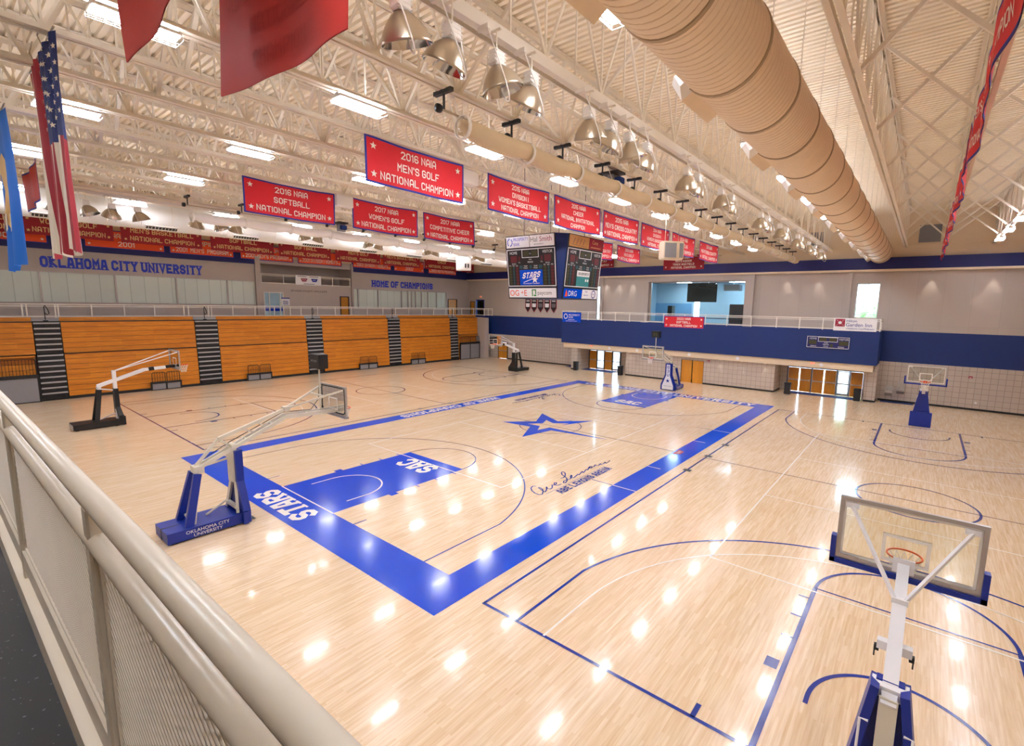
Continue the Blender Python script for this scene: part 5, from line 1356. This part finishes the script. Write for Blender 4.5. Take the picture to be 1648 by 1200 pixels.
def hoop_side(s, X0, yc, label):
    P = lambda a, b, z: (X0 - s * a, yc + s * b, z)
    t = thing('basketball_hoop', label, 'basketball hoop', (X0 - s * 2.4, yc, 0))
    bx = rim_and_board(t, P, 'padblue', 0)
    mb = MB(); bx(mb, 1.85, 1.95, -0.54, 0.54, 0.02, 0.93); bx(mb, 1.95, 3.4, -0.5, 0.5, 0.03, 0.5); mb.build('padded_base', 'padblue', t)
    mb = MB(); fr = [(0.42, 0.93), (0.14, 2.22)]
    A = [P(1.9, -0.42, 0.9), P(1.9, 0.42, 0.9), P(1.72, 0.15, 2.22), P(1.72, -0.15, 2.22)]; mb.prism(A, Vector(P(2.02, 0, 0)) - Vector(P(1.9, 0, 0)))
    for b in (-1, 1): mb.beam(P(2.1, b * 0.42, 0.5), P(1.86, b * 0.16, 2.2), 0.1, 0.4, up=P(1, 0, 0) if False else (1, 0, 0))
    mb.build('mast_pad', 'padblue', t)
    mb = MB(); mb.beam(P(2.25, 0, 0.5), P(1.95, 0, 2.1), 0.2, 0.2); mb.build('mast', 'hoopcream', t)
    mb = MB(); mb.beam(P(2.05, 0, 2.0), P(0.75, 0, 2.72), 0.17, 0.17); mb.beam(P(0.8, 0, 2.7), P(0.03, 0, 3.02), 0.15, 0.16); bx(mb, 0.03, 0.07, -0.14, 0.14, 2.93, 3.16)
    bx(mb, 1.75, 1.95, -0.2, 0.2, 2.05, 2.2); bx(mb, 1.2, 1.32, -0.2, 0.2, 2.32, 2.44); bx(mb, 0.72, 0.8, -0.1, 0.1, 2.78, 2.86)
    mb.build('arm', 'hoopwhite', t)
    for b in (-1, 1):
        mb = MB(); mb.beam(P(0.78, b * 0.05, 2.82), P(0.05, b * 0.74, 3.82), 0.045, 0.045); bx(mb, 0.03, 0.07, b * 0.74 - 0.09, b * 0.74 + 0.09, 3.8, 3.88); mb.build('top_brace', 'hoopwhite', t)
        mb = MB(); bx(mb, 0.06, 0.08, b * 0.72 - 0.14, b * 0.72 + 0.14, 2.93, 2.99); mb.build('frame_plate', 'alu', t)
        mb = MB(); mb.tube([P(2.3, b * 0.18, 1.9), P(2.3, b * 0.27, 1.9), P(2.7, b * 0.27, 0.9), P(2.8, b * 0.27, 0.5)], 0.016, 6); mb.build('grab_handle', 'hoopwhite', t)
        for a, z in ((1.85, 2.05), (1.26, 2.32)):
            mb = MB(); bx(mb, a - 0.03, a + 0.03, b * 0.2 - 0.03, b * 0.2 + 0.03, z - 0.06, z + 0.02); mb.tube([P(a, b * 0.22, z), P(a, b * 0.22, z - 0.16)], 0.01, 5); mb.build('clamp_bolt', 'black', t)
hoop_side(1, -13.0, -16.8, 'portable hoop with blue edge padding in the near right corner, seen from behind')
hoop_side(-1, 13.3, -17.05, 'portable hoop on a blue box base before the far block wall at right')

def hoop_black(s, X0, yc, label):
    P = lambda a, b, z: (X0 - s * a, yc + s * b, z)
    t = thing('basketball_hoop', label, 'basketball hoop', (X0 - s * 3.7, yc, 0))
    bx = rim_and_board(t, P, 'alu', 0)
    mb = MB(); bx(mb, 2.7, 4.72, -0.55, 0.55, 0.04, 0.32, 0); bx(mb, 4.72, 4.74, -0.5, 0.5, 0.06, 0.28, 1)
    for a in (2.9, 4.5):
        for b in (-0.45, 0.45): bx(mb, a, a + 0.15, b - 0.05, b + 0.05, 0.0, 0.06, 0)
    mb.build('padded_base', ['black', 'nose'], t)
    mb = MB(); A = [P(2.62, -0.5, 0.32), P(2.62, 0.5, 0.32), P(2.66, 0.5, 0.55), P(2.72, 0.2, 1.0), P(2.72, 0.17, 2.0), P(2.72, -0.17, 2.0), P(2.72, -0.2, 1.0), P(2.66, -0.5, 0.55)]
    mb.prism(A, Vector(P(2.88, 0, 0)) - Vector(P(2.68, 0, 0))); bx(mb, 2.6, 2.78, -0.56, 0.56, 0.03, 0.5); mb.build('mast_pad', 'black', t)
    mb = MB(); mb.beam(P(2.82, 0, 0.3), P(2.82, 0, 3.0), 0.2, 0.16); mb.build('mast', 'hoopwhite', t)
    for b in (-1, 1):
        mb = MB(); mb.beam(P(3.75, b * 0.38, 0.32), P(3.5, b * 0.16, 2.02), 0.12, 0.18, up=(1, 0, 0)); mb.build('rear_pad', 'black', t)
        mb = MB(); mb.beam(P(2.75, b * 0.05, 2.98), P(0.06, b * 0.75, 3.88), 0.05, 0.05); mb.build('top_brace', 'hoopwhite', t)
    mb = MB(); bx(mb, 3.42, 3.58, -0.14, 0.14, 2.02, 2.2); mb.beam(P(3.5, 0, 2.05), P(2.8, 0, 1.9), 0.06, 0.06); mb.beam(P(3.6, 0.15, 0.33), P(2.9, 0.1, 0.6), 0.05, 0.05)
    mb.beam(P(3.55, 0, 2.2), P(1.5, 0, 2.92), 0.16, 0.18); mb.beam(P(1.55, 0, 2.92), P(0.5, 0, 2.98), 0.15, 0.16); mb.build('arm', 'hoopwhite', t)
    mb = MB(); mb.beam(P(1.3, 0, 2.93), P(1.05, 0, 2.96), 0.18, 0.19); mb.beam(P(0.5, 0, 3.0), P(0.05, 0, 3.02), 0.2, 0.16); mb.build('arm_collar', 'black', t)
hoop_black(1, -13.1, 18.1, 'black based portable hoop with white arm at left, nearest the bleachers')
hoop_black(-1, 13.2, 17.15, 'black based portable hoop in the far left corner')

# ================================================================ WALL LETTERING AND SIGNS
def wall_word(s, x0, x1, z0, z1, mat, label, slab=True, t=2.0):
    mb = MB(); put_text(mb, s, (x0 + x1) / 2, z0, z1 - z0, x1 - x0, lambda a, b: (a, 32.985, b), t=t, slab=slab, gap=0.7)
    o = mb.build('wall_lettering', mat, loc=(x0, 32.985, z0)); tag(o, label, 'wall lettering')
wall_word('OKLAHOMA CITY UNIVERSITY', -16.6, -6.8, 9.0, 9.78, 'signblue', 'long line of blue slab letters on grey wall at left')
wall_word('HOME OF CHAMPIONS', 9.6, 18.25, 8.7, 9.44, 'signblue', 'blue slab letters above the right row of window shades')
mb = MB(); font_text(mb, 'JIM WADE ATHLETIC OFFICE SUITE', 2.48, 7.87, 0.17, 3.95, lambda a, b: (a, 32.98, b)); o = mb.build('wall_lettering', 'black', loc=(0.5, 32.98, 7.9)); tag(o, 'small dark letters over the concourse offices below recessed balcony', 'wall lettering')
mb = MB(); mb.box(1.1, 3.7, 32.9, 32.94, 8.55, 9.5, 0)
for k, (x, m) in enumerate(((1.95, 1), (3.0, 2))):
    mb.add([(x - 0.35, 32.895, 9.2), (x + 0.35, 32.895, 9.2), (x + 0.2, 32.895, 8.9), (x - 0.2, 32.895, 8.9)], [(0, 1, 2, 3)], m)
for x0, x1, z in ((1.3, 2.2, 9.36), (2.5, 3.4, 9.36), (1.9, 3.0, 8.64)): mb.box(x0, x1, 32.895, 32.9, z, z + 0.05, 3)
font_text(mb, 'NAIA', 1.95, 9.0, 0.14, 0.5, lambda a, b: (a, 32.89, b), 0); font_text(mb, 'SAC', 3.0, 9.0, 0.14, 0.4, lambda a, b: (a, 32.89, b), 0)
o = mb.build('railing_sign', ['signwhite', 'crimson', 'trimblue', 'greytext'], loc=(2.4, 32.9, 8.55)); tag(o, 'white sign with red and purple badges on recessed railing', 'sign')
mb = MB(); mb.box(-0.35, 0.45, 32.94, 33.0, 6.5, 7.25, 0); mb.box(-0.35, 0.45, 32.935, 32.94, 7.15, 7.25, 1)
for k in range(4): mb.box(-0.2, 0.3, 32.935, 32.94, 6.6 + k * 0.1, 6.64 + k * 0.1, 1)
o = mb.build('door_sign', ['signwhite', 'padblue'], loc=(0, 32.97, 6.5)); tag(o, 'small white and blue sign right of the glazed office door', 'sign')
XB = 21.66
fb = lambda a, b: (XB - 0.012, -a, b)
mb = MB(); mb.box(XB, XB + 0.03, 12.55, 15.0, 5.22, 6.3, 0)
for q in range(10): mb.quad(*[(XB - 0.01, 14.55 - r * math.cos(a), 5.85 + r * 1.1 * math.sin(a)) for r, a in ((0.18, 2 * PI * q / 10), (0.27, 2 * PI * q / 10), (0.27, 2 * PI * (q + 0.8) / 10), (0.18, 2 * PI * (q + 0.8) / 10))], 1)
font_text(mb, 'PROSPERITY', -14.15, 5.9, 0.2, 1.45, fb, 1, 'l'); font_text(mb, 'BANK', -14.15, 5.66, 0.2, 0.6, fb, 1, 'l'); font_text(mb, 'MEMBER FDIC', -13.8, 5.45, 0.1, 1.2, fb, 1); font_text(mb, 'OFFICIAL BANKING PARTNER', -13.8, 5.3, 0.08, 1.7, fb, 1)
o = mb.build('railing_sign', ['blue', 'signwhite'], loc=(XB, 13.8, 5.22)); tag(o, 'blue sponsor sign at the left end of balcony railing', 'sign')
mb = MB(); mb.box(XB, XB + 0.03, -13.9, -11.1, 5.48, 6.45, 0); mb.box(XB - 0.006, XB, -11.85, -11.2, 5.8, 6.38, 1)
for k in range(2): mb.beam((XB - 0.01, -11.25 - 0.0, 5.85 + k * 0.48), (XB - 0.01, -11.8, 6.33 - k * 0.48), 0.05, 0.01, 0)
mb.prism([(XB - 0.012, -11.52, 5.95), (XB - 0.012, -11.66, 6.09), (XB - 0.012, -11.52, 6.23), (XB - 0.012, -11.38, 6.09)], (0.004, 0, 0), 0)
font_text(mb, 'Hilton', 11.95, 6.15, 0.2, 0.7, fb, 2, 'l'); font_text(mb, 'Garden Inn', 11.92, 5.82, 0.27, 1.85, fb, 2, 'l'); font_text(mb, 'Oklahoma City/Midtown', 11.95, 5.6, 0.13, 1.8, fb, 2, 'l')
o = mb.build('railing_sign', ['signwhite', 'crimson', 'trimblue'], loc=(XB, -12.5, 5.48)); tag(o, 'white hotel sign with red square at right end of balcony', 'sign')
t = thing('wall_scoreboard', 'flat navy scoreboard with white outlines on the balcony front', 'scoreboard', (21.62, -10.8, 4.04))
mb = MB(); mb.rbox(21.6, 21.7, -12.3, -9.35, 4.05, 4.97, 0.03); mb.build('case', 'navydark', t)
mb = MB()
def outl(y0, y1, z0, z1, w_=0.03, m=0):
    for q in ((y0, y1, z0, z0 + w_), (y0, y1, z1 - w_, z1), (y0, y0 + w_, z0, z1), (y1 - w_, y1, z0, z1)): mb.box(21.59, 21.6, *q, m)
outl(-12.28, -9.37, 4.07, 4.95); outl(-11.5, -10.15, 4.55, 4.92)
mb.build('outlines', 'signwhite', t)
mb = MB(); mb.box(21.592, 21.6, -10.75, -10.25, 4.6, 4.87); mb.box(21.592, 21.6, -11.4, -10.9, 4.6, 4.87); mb.box(21.592, 21.6, -10.05, -9.5, 4.32, 4.65); mb.box(21.592, 21.6, -12.2, -11.6, 4.32, 4.65); mb.box(21.592, 21.6, -11.2, -11.0, 4.15, 4.4); mb.build('digit_windows', 'digitamber', t)
mb = MB(); fs = lambda a, b: (21.588, -a, b)
font_text(mb, 'HOME', 9.8, 4.72, 0.13, 0.55, fs); font_text(mb, 'VISITOR', 11.9, 4.72, 0.13, 0.7, fs); font_text(mb, 'PERIOD', 10.72, 4.3, 0.09, 0.4, fs); font_text(mb, 'POSS', 10.72, 4.43, 0.08, 0.3, fs); font_text(mb, 'BONUS', 9.85, 4.15, 0.09, 0.4, fs); font_text(mb, 'BONUS', 11.75, 4.15, 0.09, 0.4, fs); font_text(mb, 'FOULS', 10.72, 4.16, 0.08, 0.35, fs); mb.build('lettering', 'signwhite', t)
for y, lab in ((11.2, 'left'), (-9.9, 'right')):
    mb = MB(); mb.rbox(21.8, 21.85, y - 0.2, y + 0.2, 2.66, 2.9, 0.01, 0)
    font_text(mb, 'EXIT', -y, 2.71, 0.14, 0.32, lambda a, b: (21.795, -a, b), 1)
    o = mb.build('exit_sign', ['cream', 'exitred'], loc=(21.82, y, 2.66)); tag(o, 'small red exit sign on the balcony edge over the %s doors' % lab, 'exit sign', 'exit signs')
mb = MB(); mb.rbox(24.33, 24.4, 30.35, 30.75, 7.85, 8.1, 0.01, 0); font_text(mb, 'EXIT', -30.55, 7.9, 0.14, 0.32, lambda a, b: (24.325, -a, b), 1)
o = mb.build('exit_sign', ['cream', 'exitred'], loc=(24.36, 30.5, 7.85)); tag(o, 'small red exit sign over the blue door in the far left corner', 'exit sign', 'exit signs')

# ================================================================ SMALL THINGS AT THE FAR END
for (x, y), lab in (((21.62, 13.0), 'beside the left block pier'), ((21.75, 7.55), 'at the right edge of the left doors'), ((22.15, -8.15), 'at the left edge of the right doors'), ((22.65, -13.05), 'before the narrow right pier')):
    t = thing('trash_bin', 'tall square black trash bin %s' % lab, 'trash bin', (x, y, 0), 'black trash bins')
    mb = MB(); mb.rbox(x - 0.22, x + 0.22, y - 0.22, y + 0.22, 0, 0.8, 0.02); mb.build('bin_body', 'rubber', t)
    mb = MB(); mb.rbox(x - 0.24, x + 0.24, y - 0.24, y + 0.24, 0.8, 0.97, 0.03); mb.box(x - 0.245, x - 0.24, y - 0.14, y + 0.14, 0.84, 0.92); mb.build('bin_lid', 'black', t)
for y, z, lab in ((-14.98, 0.0, 'lower steel drinking fountain nearest the pier'), (-15.72, 0.22, 'taller steel drinking fountain with a tall back panel')):
    t = thing('drinking_fountain', lab, 'drinking fountain', (24.3, y, 0.5), 'steel drinking fountains')
    mb = MB(); A = [(24.4, y, 0.45 + z), (23.98, y, 0.7 + z), (23.98, y, 0.85 + z), (24.4, y, 0.9 + z)]
    mb.prism([(a, y - 0.24, c) for a, b, c in A], (0, 0.48, 0)); mb.build('basin', 'alu', t)
    mb = MB(); mb.box(24.34, 24.4, y - 0.24, y + 0.24, 0.9 + z, 1.22 + z * 1.8); mb.build('back_panel', 'alu', t)
    mb = MB(); mb.tube([(24.12, y + 0.1, 0.88 + z), (24.12, y + 0.1, 0.96 + z), (24.08, y + 0.06, 0.98 + z)], 0.018, 6); mb.build('spout', 'chrome', t)
for (x0, x1, y0, y1), lab in (((22.75, 23.95, -12.8, -7.7), 'navy mat before the right doors'), ((22.5, 23.95, 9.0, 12.95), 'navy mat before the left doors'), ((23.6, 24.3, -16.6, -14.5), 'navy mat under the drinking fountains'), ((23.3, 24.3, 14.3, 15.6), 'small dark mat left of the block pier')):
    mb = MB(); mb.rbox(x0, x1, y0, y1, 0.001, 0.014, 0.004); o = mb.build('floor_mat', 'matblue', loc=((x0 + x1) / 2, (y0 + y1) / 2, 0)); tag(o, lab + ' on the wood floor', 'mat', 'navy floor mats')
for x, y, z, lab in ((24.35, -19.7, 2.3, 'on the far block wall right of the hoop'), (22.05, -1.4, 2.1, 'right of the oak doors under the balcony')):
    mb = MB(); mb.rbox(x, x + 0.06, y - 0.11, y + 0.11, z, z + 0.17, 0.015, 0); mb.box(x - 0.015, x, y - 0.06, y + 0.06, z + 0.04, z + 0.08, 1)
    o = mb.build('fire_alarm', ['crimson', 'signwhite'], loc=(x, y, z)); tag(o, 'small red alarm box %s' % lab, 'alarm', 'red alarm boxes')
mb = MB(); mb.rbox(24.37, 24.4, -20.22, -20.1, 0.5, 0.62, 0.01); mb.box(24.365, 24.37, -20.18, -20.14, 0.53, 0.59); o = mb.build('wall_outlet', 'signwhite', loc=(24.38, -20.16, 0.5)); tag(o, 'small white outlet cover low on the far right block wall', 'outlet')
# recessed downlights that wash the walls
def downlight(x, y, z, power, label, size=1.5):
    t = thing('downlight', label, 'downlight', (x, y, z), 'wall washing downlights')
    mb = MB(); mb.lathe([(0.0, -0.004), (0.07, -0.004), (0.09, 0.0), (0.1, -0.015), (0.085, -0.02)], (x, y, z), (0, 0, 1), 16); mb.build('trim_ring', 'signwhite', t)
    d = bpy.data.lights.new('downlight_lamp', 'SPOT'); d.energy = power; d.color = (1.0, 0.9, 0.78); d.spot_size = size; d.spot_blend = 0.6; d.shadow_soft_size = 0.05
    o = bpy.data.objects.new('downlight_lamp', d); col.objects.link(o); o.parent = t; o.location = (0, 0, -0.04)
for i, y in enumerate((-20.2, -16.8, -9.4, -7.0, 7.9, 9.5, 11.1, 16.5, 19.5)): downlight(23.98 + 0.1, y, 10.07, 75, 'small recessed downlight under the navy band, %s from the right' % ORD[i], 0.9)
for i, y in enumerate((-6.3, -4.4, -2.5, 2.4, 4.5, 6.7)): downlight(21.93, y, 2.41, 18, 'small recessed downlight under the balcony edge, %s from the right' % ORD[i], 0.95)
for i, y in enumerate((-12.5, -10.4, -8.4, 9.8, 12.0)): downlight(23.6, y, 2.41, 20, 'small recessed downlight above the doorways, %s from the right' % ORD[i])
for i, y in enumerate((-10.5, -4.0, 0.4, 5.8, 9.0)):
    mb = MB(); mb.lathe([(0.0, -0.012), (0.14, -0.012), (0.15, 0.0)], (21.85, y, 2.68), (1, 0, 0), 18); o = mb.build('fascia_disc', 'signwhite', loc=(21.84, y, 2.68)); tag(o, 'round white cover plate on balcony edge, %s from the right' % ORD[i], 'cover plate', 'round cover plates')

# ================================================================ ROOM BEHIND THE BIG INNER WINDOW
for nm, q, m_ in (('wall_lounge_back', (31.0, 31.2, -4.5, 3.1, 5.2, 9.7), 'bluetint'), ('wall_lounge_corner', (31.0, 31.2, 3.75, 8.5, 5.2, 9.7), 'bluetint'), ('wall_lounge_top', (31.0, 31.2, 3.1, 3.75, 9.0, 9.7), 'bluetint'), ('wall_lounge_left', (24.75, 31.0, 8.3, 8.5, 5.2, 9.7), 'bluetint'), ('wall_lounge_right', (24.75, 31.0, -4.5, -4.3, 5.2, 9.7), 'bluetint'),
                  ('ceiling_lounge', (24.75, 31.2, -4.5, 8.5, 9.7, 9.9), 'greypanel'), ('floor_lounge', (24.75, 31.2, -4.5, 8.5, 5.0, 5.2), 'greypanel'), ('trim_5', (30.95, 31.0, 4.0, 8.3, 5.2, 7.5), 'shelfblue')):
    mb = MB(); mb.box(*q); struct(mb, nm, m_)
mb = MB()
for q in ((-3.55, 5.85, 5.5, 5.6), (-3.55, 5.85, 9.47, 9.55), (-3.55, -3.47, 5.5, 9.55), (5.77, 5.85, 5.5, 9.55)): mb.box(24.42, 24.55, *q, 0)
d = struct(mb, 'window_3', 'alu'); mb = MB(); mb.box(24.47, 24.49, -3.5, 5.8, 5.6, 9.5); mb.build('pane', 'glass', d)
t = thing('lounge_screen', 'big black screen hung behind the inner window', 'screen', (25.6, 0.9, 8.5))
mb = MB(); mb.rbox(25.5, 25.62, -0.55, 2.4, 7.6, 9.45, 0.02, 0); mb.box(25.495, 25.5, -0.5, 2.35, 7.65, 9.4, 1); mb.build('panel', ['sbblack', 'black'], t)
mb = MB(); mb.tube([(25.56, 0.9, 9.4), (25.56, 0.9, 9.72)], 0.04, 8); mb.build('ceiling_mount', 'black', t)
mb = MB(); mb.box(28.6, 29.4, -4.2, -0.9, 5.2, 7.45); mb.box(28.55, 28.6, -4.1, -2.6, 5.3, 7.2); o = mb.build('lounge_cabinet', 'brown', loc=(29, -2.5, 5.2)); tag(o, 'dark brown cabinet in the lounge behind the inner window', 'cabinet')
mb = MB(); mb.rbox(26.5, 27.3, 4.35, 4.85, 5.2, 7.2, 0.03); o = mb.build('lounge_locker', 'sbblack', loc=(26.9, 4.6, 5.2)); tag(o, 'tall narrow black unit at left in the lounge', 'cabinet')
mb = MB(); mb.rbox(27.0, 28.0, -2.2, -0.7, 8.75, 9.35, 0.03); mb.tube([(27.5, -1.5, 9.3), (27.5, -1.5, 9.69)], 0.05, 8); o = mb.build('projector_box', 'signwhite', loc=(27.5, -1.5, 8.75)); tag(o, 'white box hung from lounge ceiling right of the screen', 'projector')
t = thing('lounge_table', 'long dark counter just behind the inner window', 'table', (25.6, 0, 5.2))
mb = MB(); mb.box(25.2, 26.0, -3.0, 3.5, 6.0, 6.06); mb.build('table_top', 'sbblack', t)
for x in (25.3, 25.9):
    for y in (-2.9, 3.4):
        mb = MB(); mb.box(x - 0.03, x + 0.03, y - 0.03, y + 0.03, 5.2, 6.0); mb.build('leg', 'sbblack', t)
for i, y in enumerate((-1.5, 4.0)):
    t = thing('lounge_light', 'flat ceiling light in the lounge, %s one' % ('right' if i == 0 else 'left'), 'ceiling light', (28.5, y, 9.68), 'lounge ceiling lights')
    mb = MB(); mb.box(27.9, 29.1, y - 0.6, y + 0.6, 9.65, 9.695); mb.build('diffuser', 'lounge', t)
# pane and outside behind the tall right window
for n, (y0, y1, z0, z1) in enumerate(((-13.67, -12.1, 6.45, 9.2), (11.9, 12.4, 5.52, 9.2))):
    mb = MB()
    for q in ((y0, y1, z0, z0 + 0.07), (y0, y1, z1 - 0.07, z1), (y0, y0 + 0.07, z0, z1), (y1 - 0.07, y1, z0, z1)): mb.box(24.55, 24.65, *q)
    if y1 - y0 > 1: mb.box(24.55, 24.65, (y0 + y1) / 2 - 0.02, (y0 + y1) / 2 + 0.02, z0, z1); mb.box(24.55, 24.65, y0, y1, z0 + 0.25, z0 + 0.29)
    d = struct(mb, 'window_%d' % (4 + n), 'signwhite'); mb = MB(); mb.box(24.6, 24.61, y0, y1, z0, z1); mb.build('pane', 'glass', d)
mb = MB(); mb.box(25.6, 140, -90, 90, -0.6, -0.3); struct(mb, 'ground_outside', 'grass')
rnd = random.Random(3)
for i, (x, y, h) in enumerate(((60, -9.6, 8.4), (70, -6.0, 8.2), (75, 14, 9.0))):
    t = thing('tree', ('round green tree seen low in the tall right window', 'second green tree at the edge of the tall right window', 'green tree outside beyond the left glazed doors')[i], 'tree', (x, y, -0.3), 'trees outside')
    mb = MB(); mb.tube([(x, y, -0.3), (x, y, h * 0.45)], [0.35, 0.2], 8); mb.build('trunk', 'brown', t)
    mb = MB()
    for k in range(34):
        a, b_, r = rnd.uniform(0, 2 * PI), rnd.uniform(-1, 1), rnd.uniform(0.5, 1.0)
        c = (x + 3.2 * r * math.cos(a), y + 3.2 * r * math.sin(a), h * 0.62 + b_ * h * 0.3 * r)
        rr = rnd.uniform(0.9, 1.5)
        mb.lathe([(0.01, -rr), (rr * 0.7, -rr * 0.7), (rr * (0.9 + 0.2 * rnd.random()), 0), (rr * 0.7, rr * 0.7), (0.01, rr)], c, (rnd.uniform(-1, 1), rnd.uniform(-1, 1), 1), 9)
    mb.build('crown', 'leaf', t)
